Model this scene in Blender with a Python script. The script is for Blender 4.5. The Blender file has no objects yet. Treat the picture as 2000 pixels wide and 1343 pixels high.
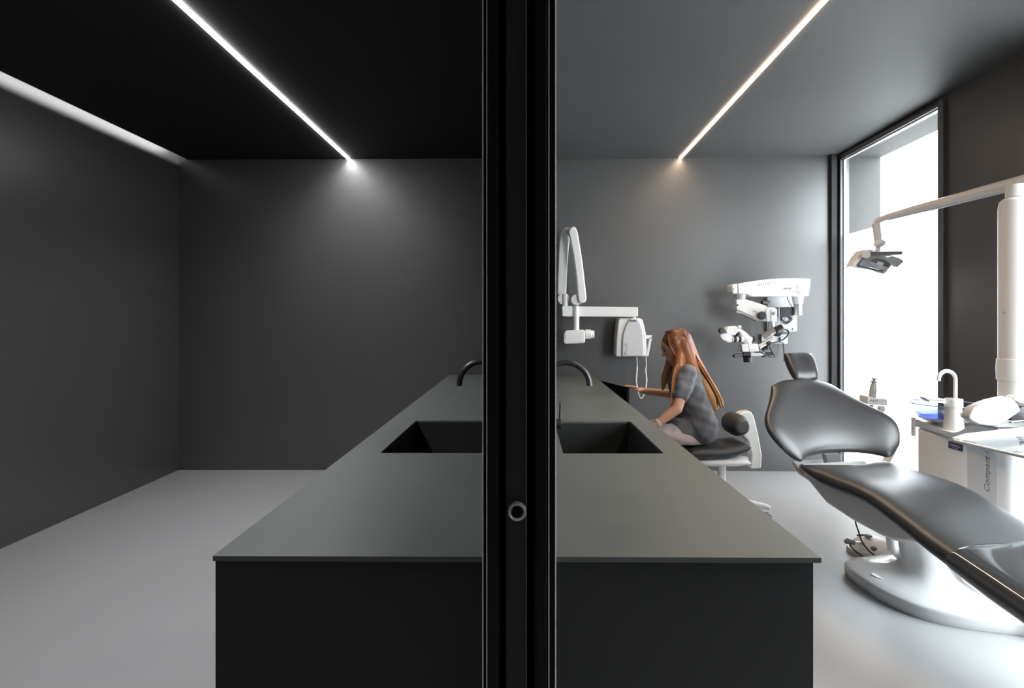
import bpy, bmesh, math, random
from mathutils import Vector, Matrix, Quaternion
random.seed(7)
PI = math.pi
SC = bpy.context.scene
COL = SC.collection

# ------------------------------------------------------------------ camera model
F, VX, VY, CH = 1200.0, 1028.0, 628.0, 1.40
def P(px, py, d):
    return Vector(((px-VX)/F*d, d, CH-(py-VY)/F*d))

# ------------------------------------------------------------------ materials
MATS = {}
def mat(name, col, rough=.5, metal=0., spec=.5, coat=0., noise=0., nscale=6., bump=0., bscale=200., emit=None, estr=0., sheen=0., roughvar=0.):
    m = bpy.data.materials.new(name); m.use_nodes = True
    nt = m.node_tree; b = nt.nodes['Principled BSDF']
    b.inputs['Base Color'].default_value = (*col, 1)
    b.inputs['Roughness'].default_value = rough
    b.inputs['Metallic'].default_value = metal
    b.inputs['Specular IOR Level'].default_value = spec
    b.inputs['Coat Weight'].default_value = coat
    b.inputs['Coat Roughness'].default_value = .05
    b.inputs['Sheen Weight'].default_value = sheen
    tc = None
    if noise or bump or roughvar:
        tc = nt.nodes.new('ShaderNodeTexCoord')
    if noise or roughvar:
        n = nt.nodes.new('ShaderNodeTexNoise'); n.inputs['Scale'].default_value = nscale
        n.inputs['Detail'].default_value = 8; n.inputs['Roughness'].default_value = .62
        n.inputs['Distortion'].default_value = .4
        nt.links.new(tc.outputs['Object'], n.inputs['Vector'])
        if noise:
            r = nt.nodes.new('ShaderNodeMapRange')
            r.inputs['From Min'].default_value = .25; r.inputs['From Max'].default_value = .75
            r.inputs['To Min'].default_value = 1-noise; r.inputs['To Max'].default_value = 1+noise
            nt.links.new(n.outputs['Fac'], r.inputs['Value'])
            mx = nt.nodes.new('ShaderNodeVectorMath'); mx.operation = 'SCALE'
            mx.inputs[0].default_value = col
            nt.links.new(r.outputs['Result'], mx.inputs['Scale'])
            nt.links.new(mx.outputs['Vector'], b.inputs['Base Color'])
        if roughvar:
            r2 = nt.nodes.new('ShaderNodeMapRange')
            r2.inputs['From Min'].default_value = .25; r2.inputs['From Max'].default_value = .75
            r2.inputs['To Min'].default_value = rough-roughvar; r2.inputs['To Max'].default_value = rough+roughvar
            nt.links.new(n.outputs['Fac'], r2.inputs['Value'])
            nt.links.new(r2.outputs['Result'], b.inputs['Roughness'])
    if bump:
        n2 = nt.nodes.new('ShaderNodeTexNoise'); n2.inputs['Scale'].default_value = bscale
        n2.inputs['Detail'].default_value = 3
        nt.links.new(tc.outputs['Object'], n2.inputs['Vector'])
        bp = nt.nodes.new('ShaderNodeBump'); bp.inputs['Strength'].default_value = bump
        bp.inputs['Distance'].default_value = .002
        nt.links.new(n2.outputs['Fac'], bp.inputs['Height'])
        nt.links.new(bp.outputs['Normal'], b.inputs['Normal'])
    if emit:
        b.inputs['Emission Color'].default_value = (*emit, 1)
        b.inputs['Emission Strength'].default_value = estr
    MATS[name] = m
    return m

LED_L, LED_R, COVE, SKY = 50.0, 26.0, 26.0, 20.0
M_wall   = mat('charcoal_wall_paint', (.079,.079,.080), .35, spec=.75, noise=.05, nscale=1.5, bump=.06, bscale=90)
M_ceil   = mat('black_ceiling_paint', (.018,.018,.018), .7, spec=.25, noise=.04, nscale=1.5)
M_ceilr  = mat('charcoal_ceiling_paint', (.078,.078,.079), .65, spec=.3, noise=.04, nscale=1.5)
M_floor  = mat('grey_resin_floor', (.315,.319,.323), .45, spec=.3, noise=.055, nscale=1.1, roughvar=.06)
M_top    = mat('grey_green_stone_worktop', (.098,.106,.099), .42, spec=.45, noise=.10, nscale=2.2, roughvar=.05)
M_sink   = mat('dark_grey_composite', (.026,.029,.027), .5, spec=.3, noise=.06, nscale=5)
M_base   = mat('graphite_laminate', (.027,.0275,.0285), .55, spec=.3, noise=.08, nscale=3)
M_bdoor  = mat('black_laminate_door', (.008,.008,.009), .5, spec=.25, noise=.06, nscale=3)
M_tap    = mat('matt_black_metal', (.030,.030,.031), .38, metal=.3, noise=.05, nscale=20)
M_jamb   = mat('black_anodised_aluminium', (.006,.006,.0065), .55, spec=.2, noise=.08, nscale=4)
M_leaf   = mat('black_door_stile', (.028,.028,.029), .6, spec=.3, noise=.06, nscale=4)
M_slot   = mat('black_brush_seal', (.002,.002,.002), .9, noise=.1, nscale=30)
M_edge   = mat('bright_aluminium_lip', (.85,.85,.85), .35, metal=.3, noise=.03, nscale=30)
M_steel  = mat('brushed_steel', (.62,.62,.63), .3, metal=1., noise=.05, nscale=40)
M_chrome = mat('polished_chrome', (.8,.8,.8), .18, metal=.8, noise=.02, nscale=20)
M_white  = mat('white_enamel', (.80,.80,.80), .28, spec=.5, coat=.3, noise=.015, nscale=8)
M_chairw = mat('chair_white_enamel', (.62,.62,.625), .22, spec=.5, coat=.4, noise=.015, nscale=8)
M_white2 = mat('white_plastic', (.80,.80,.80), .38, spec=.5, noise=.015, nscale=8)
M_offw   = mat('cool_white_panel', (.56,.565,.58), .4, spec=.5, noise=.015, nscale=8)
M_grey   = mat('light_grey_plastic', (.42,.425,.43), .4, noise=.03, nscale=8)
M_silver = mat('silver_paint', (.60,.61,.62), .32, metal=.6, noise=.03, nscale=12)
M_mgrey  = mat('mid_grey_line', (.15,.15,.16), .5, noise=.03, nscale=12)
M_plate  = mat('grey_wall_plate', (.33,.335,.34), .42, metal=.3, noise=.03, nscale=8)
M_black  = mat('black_plastic', (.012,.012,.013), .35, noise=.05, nscale=20)
M_rubber = mat('black_rubber', (.015,.015,.016), .55, noise=.05, nscale=30)
M_leather= mat('black_leatherette', (.026,.026,.028), .36, spec=.55, noise=.05, nscale=14, bump=.05, bscale=500)
M_gloss  = mat('glossy_protective_film', (.045,.045,.048), .10, spec=.6, coat=.6, noise=.03, nscale=6)
M_navy   = mat('navy_label', (.022,.028,.085), .4, noise=.03, nscale=40)
M_red    = mat('red_print', (.55,.03,.04), .5, noise=.03, nscale=40)
M_pink   = mat('pink_print', (.75,.06,.25), .5, noise=.03, nscale=40)
M_yellow = mat('yellow_tag', (.80,.60,.08), .5, noise=.03, nscale=40)
M_darkp= mat('dark_sticker', (.06,.062,.08), .3, noise=.05, nscale=30)  # dark print on the lamp sticker
M_reveal = mat('pale_concrete_render', (.085,.085,.084), .8, spec=.2, noise=.06, nscale=9, bump=.2, bscale=60)
M_alu    = mat('grey_window_aluminium', (.135,.135,.137), .4, metal=.35, noise=.04, nscale=5)
M_ground = mat('pale_paving', (.45,.45,.44), .8, noise=.1, nscale=3)
M_skin   = mat('skin', (.56,.30,.20), .5, spec=.4, noise=.04, nscale=20)
M_shirt  = mat('grey_cotton', (.135,.138,.152), .85, spec=.2, noise=.10, nscale=22, bump=.3, bscale=40, sheen=.2)
M_trous  = mat('pale_pink_cotton', (.62,.52,.51), .85, spec=.2, noise=.05, nscale=18, bump=.2, bscale=40)
M_shoe   = mat('white_clog', (.7,.7,.7), .5, noise=.03, nscale=20)
M_eye    = mat('dark_eye', (.02,.015,.012), .2, noise=.05, nscale=40)
M_lip    = mat('lip', (.45,.16,.14), .45, noise=.05, nscale=40)
M_padg   = mat('charcoal_upholstery', (.035,.035,.038), .45, spec=.5, noise=.06, nscale=14)
M_rim    = mat('blue_grey_glass_rim', (.30,.38,.50), .2, noise=.03, nscale=30)
M_brass  = mat('brass_detail', (.5,.32,.1), .35, metal=1., noise=.05, nscale=30)
def emission(name, col, strength):
    m = bpy.data.materials.new(name); m.use_nodes = True; nt = m.node_tree
    nt.nodes.clear(); o = nt.nodes.new('ShaderNodeOutputMaterial'); e = nt.nodes.new('ShaderNodeEmission')
    e.inputs['Color'].default_value = (*col, 1); e.inputs['Strength'].default_value = strength
    nt.links.new(e.outputs[0], o.inputs[0]); return m
M_ledw = emission('neutral_led_diffuser', (1, 1, 1), LED_L)
M_ledp = emission('warm_led_diffuser', (1, .73, .49), LED_R)
M_cove = emission('cove_led_strip', (1, 1, 1), COVE)

def glass_thin(name, tint, gl=.06):
    m = bpy.data.materials.new(name); m.use_nodes = True; nt = m.node_tree; nt.nodes.clear()
    o = nt.nodes.new('ShaderNodeOutputMaterial'); mx = nt.nodes.new('ShaderNodeMixShader')
    t = nt.nodes.new('ShaderNodeBsdfTransparent'); t.inputs[0].default_value = (*tint, 1)
    g = nt.nodes.new('ShaderNodeBsdfGlossy'); g.inputs['Roughness'].default_value = .02
    lw = nt.nodes.new('ShaderNodeLayerWeight'); lw.inputs['Blend'].default_value = .5
    pw = nt.nodes.new('ShaderNodeMath'); pw.operation = 'POWER'; pw.inputs[1].default_value = 5
    ma = nt.nodes.new('ShaderNodeMath'); ma.operation = 'MULTIPLY_ADD'; ma.inputs[1].default_value = .6; ma.inputs[2].default_value = gl
    nt.links.new(lw.outputs['Facing'], pw.inputs[0]); nt.links.new(pw.outputs[0], ma.inputs[0])
    nt.links.new(ma.outputs[0], mx.inputs[0]); nt.links.new(t.outputs[0], mx.inputs[1]); nt.links.new(g.outputs[0], mx.inputs[2])
    nt.links.new(mx.outputs[0], o.inputs[0]); return m
M_glass = glass_thin('clear_window_glass', (.97,.98,.98))
M_tray  = glass_thin('clear_tray_glass', (.88,.92,.93))
M_bowl  = glass_thin('blue_tinted_bowl_glass', (.80,.86,.97))
M_bowlb = glass_thin('violet_blue_bowl_base_glass', (.66,.66,.95))
def frosted():
    m = bpy.data.materials.new('frosted_window_film'); m.use_nodes = True; nt = m.node_tree; nt.nodes.clear()
    o = nt.nodes.new('ShaderNodeOutputMaterial'); mx = nt.nodes.new('ShaderNodeMixShader'); mx.inputs[0].default_value = .25
    t = nt.nodes.new('ShaderNodeBsdfTranslucent'); t.inputs[0].default_value = (.78,.792,.80,1)
    d = nt.nodes.new('ShaderNodeBsdfDiffuse'); d.inputs[0].default_value = (.8,.8,.8,1)
    nt.links.new(t.outputs[0], mx.inputs[1]); nt.links.new(d.outputs[0], mx.inputs[2]); nt.links.new(mx.outputs[0], o.inputs[0])
    return m
M_frost = frosted()
def hair_mat():
    m = bpy.data.materials.new('auburn_to_blond_hair'); m.use_nodes = True; nt = m.node_tree; b = nt.nodes['Principled BSDF']
    b.inputs['Roughness'].default_value = .42; b.inputs['Specular IOR Level'].default_value = .4
    tc = nt.nodes.new('ShaderNodeTexCoord'); sp = nt.nodes.new('ShaderNodeSeparateXYZ')
    nt.links.new(tc.outputs['Object'], sp.inputs[0])
    cr = nt.nodes.new('ShaderNodeValToRGB')
    mr = nt.nodes.new('ShaderNodeMapRange'); mr.inputs['From Min'].default_value = .74; mr.inputs['From Max'].default_value = 1.34
    nz = nt.nodes.new('ShaderNodeTexNoise'); nz.inputs['Scale'].default_value = 30
    nt.links.new(tc.outputs['Object'], nz.inputs['Vector'])
    ad = nt.nodes.new('ShaderNodeMath'); ad.operation = 'MULTIPLY_ADD'; ad.inputs[1].default_value = .10
    nt.links.new(nz.outputs['Fac'], ad.inputs[0]); nt.links.new(sp.outputs['Z'], ad.inputs[2])
    nt.links.new(ad.outputs[0], mr.inputs['Value']); nt.links.new(mr.outputs[0], cr.inputs[0])
    e = cr.color_ramp.elements
    e[0].position = 0; e[0].color = (.62,.40,.20,1)
    e[1].position = 1; e[1].color = (.13,.040,.015,1)
    x = e.new(.35); x.color = (.52,.26,.09,1)
    x = e.new(.72); x.color = (.30,.095,.028,1)
    nt.links.new(cr.outputs[0], b.inputs['Base Color'])
    return m
M_hair = hair_mat()

# ------------------------------------------------------------------ mesh helpers
ORG = {}
def finish(bm, bevel=0., seg=2, ang=35):
    bmesh.ops.remove_doubles(bm, verts=bm.verts, dist=1e-6)
    bmesh.ops.recalc_face_normals(bm, faces=bm.faces)
    if bevel > 0:
        ed = [e for e in bm.edges if len(e.link_faces) == 2 and e.calc_face_angle(0) > math.radians(ang)]
        bmesh.ops.bevel(bm, geom=ed, offset=bevel, segments=seg, affect='EDGES', profile=.5, clamp_overlap=True)
def obj(name, bm, m, parent=None, smooth=True, ang=38):
    me = bpy.data.meshes.new(name)
    if isinstance(bm, bmesh.types.BMesh):
        bm.to_mesh(me); bm.free()
    else:
        me = bm
    org = ORG[parent.name] if parent else Vector((0,0,0))
    me.transform(Matrix.Translation(-org))
    o = bpy.data.objects.new(name, me); COL.objects.link(o)
    ms = m if isinstance(m, (list, tuple)) else [m]
    me.materials.clear()
    for k in ms: me.materials.append(k)
    if smooth:
        me.shade_smooth()
        if ang:
            me.set_sharp_from_angle(angle=math.radians(ang))
            wn = o.modifiers.new('weighted_normals', 'WEIGHTED_NORMAL'); wn.keep_sharp = True; wn.weight = 60
    if parent: o.parent = parent
    ORG[o.name] = org.copy()
    return o
def tag(o, label=None, cat=None, group=None, kind=None):
    if label: o['label'] = label
    if cat: o['category'] = cat
    if group: o['group'] = group
    if kind: o['kind'] = kind
    return o
def thing(name, label, cat, loc, group=None):
    o = bpy.data.objects.new(name, None); COL.objects.link(o); o.location = loc
    o.empty_display_size = .05
    ORG[o.name] = Vector(loc)
    return tag(o, label, cat, group)
def rebase(o):
    """move the origin of a one-mesh thing to its base"""
    me = o.data
    xs = [v.co for v in me.vertices]
    c = Vector(((min(v.x for v in xs)+max(v.x for v in xs))/2, (min(v.y for v in xs)+max(v.y for v in xs))/2, min(v.z for v in xs)))
    me.transform(Matrix.Translation(-c)); o.location = c; ORG[o.name] = c
    return o
def single(name, bm, m, label, cat, **k):
    o = obj(name, bm, m, **k); rebase(o); return tag(o, label, cat)
def structure(name, bm, m, label=None, **k):
    o = obj(name, bm, m, **k); o['kind'] = 'structure'
    if label: o['label'] = label
    return o
def NB(): return bmesh.new()
def hexa(bm, bot, top):
    """prism between two rings of points"""
    n = len(bot)
    a = [bm.verts.new(p) for p in bot]; b = [bm.verts.new(p) for p in top]
    bm.faces.new(a[::-1]); bm.faces.new(b)
    for i in range(n):
        bm.faces.new((a[i], a[(i+1) % n], b[(i+1) % n], b[i]))
def box(bm, x0, x1, y0, y1, z0, z1):
    hexa(bm, [(x0,y0,z0),(x1,y0,z0),(x1,y1,z0),(x0,y1,z0)], [(x0,y0,z1),(x1,y0,z1),(x1,y1,z1),(x0,y1,z1)])
def prism(bm, pts, vec):
    vec = Vector(vec); hexa(bm, [Vector(p) for p in pts], [Vector(p)+vec for p in pts])
def bx(x0,x1,y0,y1,z0,z1,bev=0.,seg=2):
    bm = NB(); box(bm,x0,x1,y0,y1,z0,z1); finish(bm,bev,seg); return bm
def frame_of(t):
    t = t.normalized()
    r = Vector((0,0,1)) if abs(t.z) < .9 else Vector((1,0,0))
    u = t.cross(r).normalized(); v = t.cross(u).normalized()
    return u, v
def tube(bm, pts, r, n=12, cap=True):
    pts = [Vector(p) for p in pts]; N = len(pts)
    rs = r if isinstance(r, (list, tuple)) else [r]*N
    rings = []; u = None
    for i, p in enumerate(pts):
        t = (pts[min(i+1,N-1)]-pts[max(i-1,0)])
        if t.length < 1e-9: t = Vector((0,0,1))
        t.normalize()
        if u is None: u, v = frame_of(t)
        else:
            u = (u - t*u.dot(t))
            if u.length < 1e-6: u, v = frame_of(t)
            u.normalize(); v = t.cross(u)
        rings.append([bm.verts.new(p + (u*math.cos(2*PI*k/n) + v*math.sin(2*PI*k/n))*rs[i]) for k in range(n)])
    for a, b in zip(rings, rings[1:]):
        for k in range(n):
            bm.faces.new((a[k], a[(k+1)%n], b[(k+1)%n], b[k]))
    if cap:
        bm.faces.new(rings[0][::-1]); bm.faces.new(rings[-1])
def spline(pts, k=8):
    pts = [Vector(p) for p in pts]; out = []
    q = [2*pts[0]-pts[1]] + pts + [2*pts[-1]-pts[-2]]
    for i in range(1, len(q)-2):
        p0,p1,p2,p3 = q[i-1:i+3]
        for j in range(k):
            t = j/k
            out.append(.5*((2*p1)+(p2-p0)*t+(2*p0-5*p1+4*p2-p3)*t*t+(3*p1-p0-3*p2+p3)*t**3))
    out.append(pts[-1]); return out
def cyl(bm, a, b, r0, r1=None, n=24):
    tube(bm, [a, b], [r0, r0 if r1 is None else r1], n)
def mcyl(a, b, r0, r1=None, n=24, bev=0.):
    bm = NB(); cyl(bm, a, b, r0, r1, n); finish(bm, bev, 2, 50); return bm
def mtube(pts, r, n=10):
    bm = NB(); tube(bm, pts, r, n); finish(bm); return bm
def lathe(bm, c, prof, n=32, ax=(0,0,1)):
    """prof: (radius, height) pairs along axis ax from c"""
    ax = Vector(ax).normalized(); u, v = frame_of(ax); c = Vector(c); rings = []
    for r, h in prof:
        r = max(r, 1e-5)
        rings.append([bm.verts.new(c+ax*h+(u*math.cos(2*PI*k/n)+v*math.sin(2*PI*k/n))*r) for k in range(n)])
    for a, b in zip(rings, rings[1:]):
        for k in range(n): bm.faces.new((a[k], a[(k+1)%n], b[(k+1)%n], b[k]))
    if prof[0] != prof[-1]:
        bm.faces.new(rings[0][::-1]); bm.faces.new(rings[-1])
def mlathe(c, prof, n=32, ax=(0,0,1)):
    bm = NB(); lathe(bm, c, prof, n, ax); finish(bm); return bm
def ellipsoid(bm, c, rad, rot=None, n=20):
    M = Matrix.Translation(Vector(c)) @ (rot.to_4x4() if rot else Matrix.Identity(4)) @ Matrix.Diagonal((*rad, 1))
    bmesh.ops.create_uvsphere(bm, u_segments=n, v_segments=max(6, n//2), radius=1, matrix=M)
def mell(c, rad, rot=None, n=20):
    bm = NB(); ellipsoid(bm, c, rad, rot, n); return bm
def loft(bm, rings, cap=True):
    R = [[bm.verts.new(p) for p in r] for r in rings]; n = len(R[0])
    for a, b in zip(R, R[1:]):
        for k in range(n): bm.faces.new((a[k], a[(k+1)%n], b[(k+1)%n], b[k]))
    if cap: bm.faces.new(R[0][::-1]); bm.faces.new(R[-1])
def slabpx(pts, d, th, bev=.004, seg=2):
    """solid whose outline is given in photo pixels at distance d; it runs th metres further back"""
    bm = NB(); prism(bm, [P(x, y, d) for x, y in pts], (0, th, 0)); finish(bm, bev, seg); return bm
def pillow(pos, nrm, T, n=36, m=36, p=2.6, q=2.2, back=1., pe=None):
    pe = pe or p
    """closed pad: pos(xi,eta) on xi,eta in [-1,1], thickened along nrm(xi,eta) with rounded edges"""
    bm = NB()
    def cs(i, k):
        t = -1+2*i/k
        return math.sin(t*PI/2)*.75 + t*.25
    G = {}
    for s in (1, -1):
        for i in range(n+1):
            for j in range(m+1):
                if s == -1 and (i in (0, n) or j in (0, m)):
                    G[s,i,j] = G[1,i,j]; continue
                x, e = cs(i, n), cs(j, m)
                h = max(0., (1-abs(x)**p))**(1/q) * max(0., (1-abs(e)**pe))**(1/q)
                TT = T(x, e) if callable(T) else T
                G[s,i,j] = bm.verts.new(pos(x, e) + nrm(x, e)*(s*h*TT/2*(back if s < 0 else 1)))
    for s in (1, -1):
        for i in range(n):
            for j in range(m):
                f = (G[s,i,j], G[s,i+1,j], G[s,i+1,j+1], G[s,i,j+1])
                bm.faces.new(f if s > 0 else f[::-1])
    finish(bm); return bm
def lerp(tab, x):
    if x <= tab[0][0]: return tab[0][1]
    for (a, b), (c, d) in zip(tab, tab[1:]):
        if x <= c:
            t = (x-a)/(c-a); t = t*t*(3-2*t) if len(tab) > 99 else t
            return b+(d-b)*t
    return tab[-1][1]
def smooth_tab(tab, x, w=.06):
    return sum(lerp(tab, x+w*k/3)*g for k, g in ((-3,.08),(-2,.12),(-1,.18),(0,.24),(1,.18),(2,.12),(3,.08)))
def text(s, org, right, up, m, parent, name='lettering', depth=.0006, shear=0.):
    """lettering fitted into the box org + right (full width) + up (full height)"""
    cu = bpy.data.curves.new(name, 'FONT'); cu.body = s; cu.size = 1; cu.shear = shear; cu.resolution_u = 3
    t = bpy.data.objects.new('tmp', cu); COL.objects.link(t)
    dg = bpy.context.evaluated_depsgraph_get(); dg.update()
    me = bpy.data.meshes.new_from_object(t.evaluated_get(dg))
    bpy.data.objects.remove(t); bpy.data.curves.remove(cu)
    xs = [v.co.x for v in me.vertices]; ys = [v.co.y for v in me.vertices]
    x0, w, y0, h = min(xs), max(xs)-min(xs), min(ys), max(ys)-min(ys)
    org, right, up = Vector(org), Vector(right), Vector(up)
    for v in me.vertices: v.co = org + right*((v.co.x-x0)/w) + up*((v.co.y-y0)/h)
    bm = NB(); bm.from_mesh(me); bpy.data.meshes.remove(me)
    nrm = right.cross(up).normalized()
    r = bmesh.ops.extrude_face_region(bm, geom=list(bm.faces))
    for v in r['geom']:
        if isinstance(v, bmesh.types.BMVert): v.co += nrm*depth
    bmesh.ops.recalc_face_normals(bm, faces=bm.faces)
    return obj(name, bm, m, parent, smooth=False)
def solidify_shapes(build, voxel=.006, sm=6, fac=.5):
    """union of many overlapping closed shapes into one continuous skin"""
    bm = NB(); build(bm)
    me = bpy.data.meshes.new('t'); bm.to_mesh(me); bm.free()
    o = bpy.data.objects.new('t', me); COL.objects.link(o)
    r = o.modifiers.new('r', 'REMESH'); r.mode = 'VOXEL'; r.voxel_size = voxel
    s = o.modifiers.new('s', 'SMOOTH'); s.factor = fac; s.iterations = sm
    dg = bpy.context.evaluated_depsgraph_get(); dg.update()
    out = bpy.data.meshes.new_from_object(o.evaluated_get(dg))
    bpy.data.objects.remove(o); bpy.data.meshes.remove(me)
    return out
def capsule(bm, pts, rs, n=16):
    pts = [Vector(p) for p in pts]
    for p, r in zip(pts, rs):
        bmesh.ops.create_icosphere(bm, subdivisions=3, radius=r, matrix=Matrix.Translation(p))
    for a, b, ra, rb in zip(pts, pts[1:], rs, rs[1:]):
        tube(bm, [a, b], [ra, rb], n)

# ------------------------------------------------------------------ room shell
YB, YR, YF = 5.81, 5.74, -1.6          # back wall (left, right end) and the wall behind the camera
def lx(y): return -3.284 + .0205*(YB-y)                    # face of the left wall
def rx(y): return 2.934 - .019*(YR-y)                      # face of the right wall
def by(x): return YB if x <= 0 else YB-(YB-YR)*x/2.934     # face of the back wall
def zl(x, y): return 2.945 + .0048*(x+.06) - .014*(YB-y)*1.0   # left ceiling
def zr(x, y): return 2.925 + .0114*(x-.3) + .008*(YB-y)        # right ceiling
def rayplane(px, py, zf):
    d = 3.
    for _ in range(40):
        x = (px-VX)/F*d
        d = (zf(x, d)-CH)/((VY-py)/F)
    return Vector(((px-VX)/F*d, d, zf((px-VX)/F*d, d)))

bm = NB(); box(bm, -3.45, 3.35, -1.75, 6.0, -.12, 0); finish(bm)
structure('floor', bm, M_floor)
bm = NB(); prism(bm, [(-3.5,YB,-.05),(0,YB,-.05),(2.98,by(2.98),-.05),(2.98,6.02,-.05),(-3.5,6.02,-.05)], (0,0,3.4)); finish(bm)
structure('wall_back', bm, M_wall)
bm = NB(); prism(bm, [(lx(YF),YF,0),(lx(YB),YB,0),(lx(YB)-.16,YB,0),(lx(YF)-.3,YF,0)], (0,0,3.3)); finish(bm)
structure('wall_left', bm, M_wall)
bm = NB(); box(bm, -3.4, 3.3, YF-.12, YF, 0, 3.3); finish(bm)
structure('wall_rear', bm, M_wall)

# right wall: reveals 35 cm deep, two tall openings
W1 = (4.255, 5.71); W2 = (.55, 3.20); WT = 2.93; TH = .345
bm = NB()
def wallseg(y0, y1, z0, z1):
    prism(bm, [(rx(y0),y0,z0),(rx(y0)+TH,y0,z0),(rx(y1)+TH,y1,z0),(rx(y1),y1,z0)], (0,0,z1-z0))
wallseg(W1[1], YR+.02, 0, 3.2); wallseg(W2[1], W1[0], 0, 3.2); wallseg(YF, W2[0], 0, 3.2)
wallseg(W1[0], W1[1], WT, 3.2); wallseg(W2[0], W2[1], WT, 3.2)
bmesh.ops.recalc_face_normals(bm, faces=bm.faces)
structure('wall_right', bm, M_wall, smooth=False)
# pale outer reveals lining each opening
bm = NB()
for a, b in (W1, W2):
    e = .008
    x0 = .055
    prism(bm, [(rx(b)+x0,b-e,0),(rx(b)+TH+.01,b-e,0),(rx(b)+TH+.01,b+.001,0),(rx(b)+x0,b+.001,0)], (0,0,WT))
    prism(bm, [(rx(a)+x0,a-.001,0),(rx(a)+TH+.01,a-.001,0),(rx(a)+TH+.01,a+e,0),(rx(a)+x0,a+e,0)], (0,0,WT))
    prism(bm, [(rx(a)+x0,a,WT-e),(rx(a)+TH+.01,a,WT-e),(rx(b)+TH+.01,b,WT-e),(rx(b)+x0,b,WT-e)], (0,0,e+.001))
    prism(bm, [(rx(a)+x0,a,-.01),(rx(a)+TH+.01,a,-.01),(rx(b)+TH+.01,b,-.01),(rx(b)+x0,b,-.01)], (0,0,.03))
bmesh.ops.recalc_face_normals(bm, faces=bm.faces)
structure('trim_1', bm, M_reveal, 'pale concrete reveals around the tall windows', smooth=False)
def window(name, a, b, label, film=2.2):
    bm = NB()
    def member(y0, y1, z0, z1, i0=-.028, i1=.05):
        prism(bm, [(rx(y0)+i0,y0,z0),(rx(y0)+i1,y0,z0),(rx(y1)+i1,y1,z0),(rx(y1)+i0,y1,z0)], (0,0,z1-z0))
    member(a-.012, a+.045, 0, WT+.012); member(b-.03, b+.012, 0, WT+.012)
    member(a+.045, b-.03, WT-.028, WT+.012); member(a+.045, b-.03, 0, .05)
    finish(bm, .002, 1)
    w = structure(name, bm, M_alu, label)
    bm = NB(); g = .012
    prism(bm, [(rx(a)+g,a+.045,film),(rx(b)+g,b-.03,film),(rx(b)+g+.006,b-.03,film),(rx(a)+g+.006,a+.045,film)], (0,0,WT-.028-film)); finish(bm)
    obj('clear_pane', bm, M_glass, w, smooth=False)
    if film > .1:
        bm = NB()
        bm.faces.new([bm.verts.new(p) for p in ((rx(a)+g+.003,a+.045,.05),(rx(b)+g+.003,b-.03,.05),(rx(b)+g+.003,b-.03,film),(rx(a)+g+.003,a+.045,film))])
        obj('frosted_pane', bm, M_frost, w, smooth=False)
    bm = NB()
    prism(bm, [(rx(a+.055)-.004,a+.045,.05),(rx(a)+.018,a+.045,.05),(rx(a)+.018,a+.053,.05),(rx(a)-.004,a+.053,.05)], (0,0,WT-.078))
    prism(bm, [(rx(b)-.004,b-.042,.05),(rx(b)+.018,b-.042,.05),(rx(b)+.018,b-.03,.05),(rx(b)-.004,b-.03,.05)], (0,0,WT-.078))
    prism(bm, [(rx(a)-.004,a+.05,WT-.038),(rx(a)+.018,a+.05,WT-.038),(rx(b)+.018,b-.03,WT-.038),(rx(b)-.004,b-.03,WT-.038)], (0,0,.01))
    bmesh.ops.recalc_face_normals(bm, faces=bm.faces)
    obj('glazing_bead', bm, M_offw, w, smooth=False)
    return w
window('window_1', W1[0], W1[1], 'tall floor-to-ceiling window with frosted lower glass in the far right corner')
window('window_2', W2[0], W2[1], 'tall window on the right wall nearest the camera', .05)
bm = NB(); prism(bm, [(2.832,5.70,0),(2.885,5.70,0),(2.885,by(2.88),0),(2.832,by(2.83),0)], (0,0,zr(2.85,5.72))); finish(bm, .002, 1)  # dark upright strip set in the corner beside the window
M_cstrip = mat('matt_dark_grey_strip', (.045,.045,.046), .85, spec=.1, noise=.05, nscale=4)
structure('trim_2', bm, M_cstrip, 'dark vertical strip in the right back corner')
bm = NB(); box(bm, 3.35, 14, -8, 14, -.3, -.1); finish(bm)
structure('ground', bm, M_ground, 'paving outside the window')

# ceilings
SL = .0  # slot
def ce(y): return lx(y) + .088                      # edge of the lowered ceiling along the light slot
bm = NB()
bot = [(ce(YF),YF), (-.03,YF), (-.03,YB+.02), (ce(YB),YB+.02)]
hexa(bm, [(x,y,zl(x,y)) for x,y in bot], [(x,y,zl(x,y)+.025) for x,y in bot])
bot = [(lx(YF)-.1,YF), (.0,YF), (.0,YB+.02), (lx(YB)-.1,YB+.02)]
hexa(bm, [(x,y,3.18) for x,y in bot], [(x,y,3.28) for x,y in bot])
bmesh.ops.recalc_face_normals(bm, faces=bm.faces)
structure('ceiling', bm, M_ceil, 'lowered black ceiling of the left room', smooth=False)
bm = NB()
bot = [(-.03,YF), (3.25,YF), (3.25,YR+.02), (-.03,YB+.02)]
hexa(bm, [(x,y,zr(x,y)) for x,y in bot], [(x,y,3.3) for x,y in bot])
bmesh.ops.recalc_face_normals(bm, faces=bm.faces)
structure('ceiling', bm, M_ceilr, 'charcoal ceiling of the surgery', smooth=False)

# partition between the rooms (two skins round the door pocket)
YP = 1.02
def skin(name, x0, x1, zf):
    bm = NB(); q = [(x0,YP),(x1,YP),(x1,YB-.004),(x0,YB-.004)]
    hexa(bm, [(x,y,0) for x,y in q], [(x,y,zf(x,y)-.0005) for x,y in q]); finish(bm)
    structure(name, bm, M_wall, smooth=False)
skin('wall_partition_left', -.060, -.046, zl)
skin('wall_partition_right', .016, .034, zr)
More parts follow.
